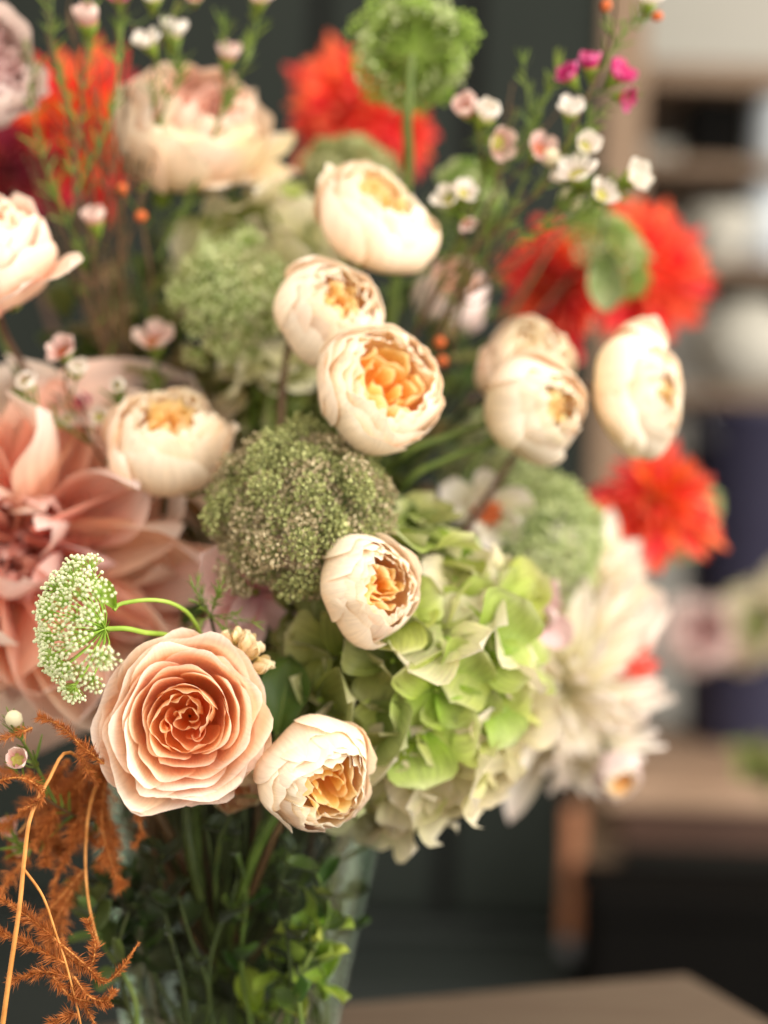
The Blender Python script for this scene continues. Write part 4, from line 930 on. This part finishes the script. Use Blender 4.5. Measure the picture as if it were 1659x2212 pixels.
# stock buds right of the rose, small ferny greens
M['stock'] = petal_mat('stock_petal', [(0, C(206, 190, 110)), (.5, C(238, 214, 162)), (1, C(246, 230, 196))], transl=.35, vein=.15)
STOCKB = BUDS['bud_cream'].copy(); STOCKB.materials[0] = plain_mat('stock_bud', C(224, 196, 146), C(240, 214, 174), 200, .5, .2)
st = thing('stock_spray', 'little cream stock buds on a short stem behind the big peach rose', 'stock', P(520, 1440, .765))
o0 = P(520, 1440, .765); r9 = np.random.default_rng(9)
b = MB(); b.tube(spline([P(470, 1620, .80), P(515, 1480, .77), P(525, 1390, .76)], 14) - o0, .0014, 6); b.build('stem', M['stem'], st)
for px, py, r, L in ((492, 1382, 13, 1.9), (532, 1392, 24, 1.2), (515, 1372, 14, 1.6), (548, 1408, 20, 1.3), (562, 1440, 22, 1.3)):
    c = P(px, py, .757); q = P(522, 1450, .766); dv = unit(c - q)
    link('bud', STOCKB, st, c - o0, basis(dv) @ np.diag([S(r, .757) * .8, S(r, .757) * .62, S(r, .757) * L]))
    for k_ in range(3):
        g_ = petal_unit(7, 8, .5, .6, .25, 3.0, r9, .1, 0, .4, .06) * S(r, .757) * L * 1.7; B_ = basis(dv, k_ * 2.1 + r9.uniform(0, .5)); B_ = np.stack([B_[:, 0], unit(B_[:, 2] + .35 * B_[:, 1]), unit(np.cross(B_[:, 0], B_[:, 2] + .35 * B_[:, 1]))], 1)
        grid_obj('petal', g_ @ B_.T + (q + (c - q) * .75) - o0, M['stock'], st)
    b = MB(); b.tube(np.stack([q, c]) - o0, .0009, 5); b.build('pedicel', M['calyx'], st)
def feathery(label, px, py, d, rpx, seed, mat='needle'):
    r = np.random.default_rng(seed); o0 = P(px, py, d)
    root = thing('feathery_sprig', label, 'foliage', o0)
    nb = MB()
    for i in range(12):
        dv = unit(facing(r.normal(0, 1), r.normal(.3, .8), .4)); L = S(rpx, d) * r.uniform(.6, 1.1); tip = dv * L
        nb.tube(np.stack([np.zeros(3), tip]), .0003, 3)
        for j in range(12):
            q = dv * L * r.uniform(.2, 1); needle_leaf(nb, q, dv + unit(r.normal(0, 1, 3)) * .9, L * .3, .0006, r)
    b2 = MB(); b2.tube(spline([np.zeros(3), (NECK - o0) * .5 + np.array([0, .03, .0]), NECK - o0], 16), .001, 5); b2.build('stem', M['stem_dark'], root)
    o = nb.build('fronds', M[mat], root, False); o['kind'] = 'stuff'
feathery('feathery dark green sprig beside the white budded lace flower', 455, 1330, .775, 95, 1)
for j_, (px, py, d, r_, lb) in enumerate([(930, 590, .93, 130, 'right of the resting cream rose'), (1030, 560, .93, 120, 'left of the edge on red dahlia'), (1000, 800, .94, 120, 'beside the orange buds'), (1090, 360, .92, 110, 'among the white waxflowers'), (440, 470, .95, 120, 'below the ragged blush rose'), (560, 880, .92, 100, 'behind the wide open cream rose'), (240, 360, .93, 130, 'between the flame dahlia and blush rose')]):
    feathery('feathery green sprig ' + lb, px, py, d, r_, 20 + j_)
feathery('feathery green tuft deep behind the yellowish cream rose', 330, 640, .95, 120, 2)
# thin curling stem beside the white budded lace
o0 = P(440, 1360, .77); path = spline([P(246, 1318, .733), P(262, 1304, .735), P(330, 1296, .74), P(385, 1310, .75), P(425, 1352, .77), P(480, 1480, .82)], 20)
b = MB(); b.tube(path - o0, .0011, 7); o = b.build('curling_tendril', M['stem_lime'], None, True, o0); tag(o, 'thin lime green tendril arching beside the white budded lace flower', 'stem')
link('leaf', petal_me('leaf', M['leaf_lime'], 5, 8, .3, .4, .2, 1.8, np.random.default_rng(4), 0, .15, .15, .03), o, P(250, 1314, .7335) - o0, np.stack([unit(.8 * RV + .6 * UV_), unit(-.5 * RV + .75 * UV_), unit(-FV + .2 * RV)], 1) * S(78, .735))
# arching rose stems at the right
for j, (pts, lab) in enumerate([([(1075, 905, .875), (960, 945, .87), (870, 985, .87), (800, 1100, .9)], 'upper of two arching green stems left of the cream rose'), ([(1080, 950, .87), (970, 990, .868), (880, 1040, .87), (820, 1160, .9)], 'lower of two arching green stems left of the cream rose')]):
    o0 = P(*pts[-1]); path = spline([P(*q) for q in pts] + [NECK], 24); b = MB(); b.tube(path - o0, .0021, 8); o = b.build('arching_stem', M['stem'], None, True, o0); tag(o, lab, 'stem')

# ------------------------------------------------------------------ flowers lying on the bench, out of focus
def loose_rose(label, px, py, d, rpx, mats, seed):
    cup_rose('bench_rose', label, px, py, d, rpx, (.1, .2, .9), (1, 1), .55, .3, seed, 'flowers on the bench', mats, 1, stem=False)
loose_rose('out of focus pink rose lying on the bench at the right', 1505, 1370, 1.9, 78, ('lilac', 'palepink', 'palepink'), 501)
loose_rose('out of focus white rose lying on the bench beside the pink one', 1615, 1350, 2.0, 80, ('hyd_cream', 'hyd_cream', 'hyd_lime'), 502)
leafy_stem('bench_foliage', 'bunch of pale green leaves on the bench behind the roses', [P(1480, 1440, 2.1), P(1580, 1380, 2.1), P(1720, 1330, 2.1)], 22, .08, 'hyd_cream', 503, None, .36, .1)
leafy_stem('bench_sprig', 'bushy green sprig poking over the front edge of the bench', [P(1760, 1720, 1.85), P(1690, 1680, 1.84), P(1620, 1640, 1.83)], 46, .036, 'hyd_olive', 504, None, .3, .1, spread=1.3)

# ------------------------------------------------------------------ bare brown twigs standing among the upper left flowers
rt = np.random.default_rng(77)
for j, (x0_, x1_, y1_, lb) in enumerate([(215, 100, 60, 'beside the pale lilac bloom'), (225, 150, 20, 'crossing the flame dahlia'), (240, 205, 120, 'in front of the flame dahlia'), (255, 262, 60, 'left of the ragged blush rose'), (235, 60, 300, 'above the pink peach rose'), (270, 240, 300, 'under the ragged blush rose'), (990, 1110, 300, 'left of the tall waxflower sprig'), (960, 1090, 560, 'left of the edge on red dahlia')]):
    pts = [P(x0_ + (40 if j < 6 else -60), 1000 if j < 6 else 900, .95), P(x0_, 700, .92), P((x0_ + x1_) / 2 + rt.uniform(-20, 20), (700 + y1_) / 2, .90), P(x1_, y1_, .89)]
    path = spline(pts, 30); o0 = path[0]
    root = thing('bare_twig', 'thin bare brown twig ' + lb, 'twig', o0, 'bare twigs among the flowers')
    b = MB(); b.tube(path - o0, np.linspace(.0013, .0006, 30), 6); b.build('stem', M['twig'], root)
    for k in range(9):
        i0 = rt.integers(8, 28); t = unit(path[i0 + 1] - path[i0]); dv = unit(t + unit(rt.normal(0, 1, 3)) * .6); L = rt.uniform(.02, .05)
        q = spline([path[i0], path[i0] + dv * L * .5 + rt.normal(0, .002, 3), path[i0] + (dv + t * .3) * L], 8)
        b = MB(); b.tube(q - o0, np.linspace(.0007, .0004, 8), 5)
        b.ball(q[-1] - o0, .0011, 6, 4); b.build('side_twig', M['twig'], root)
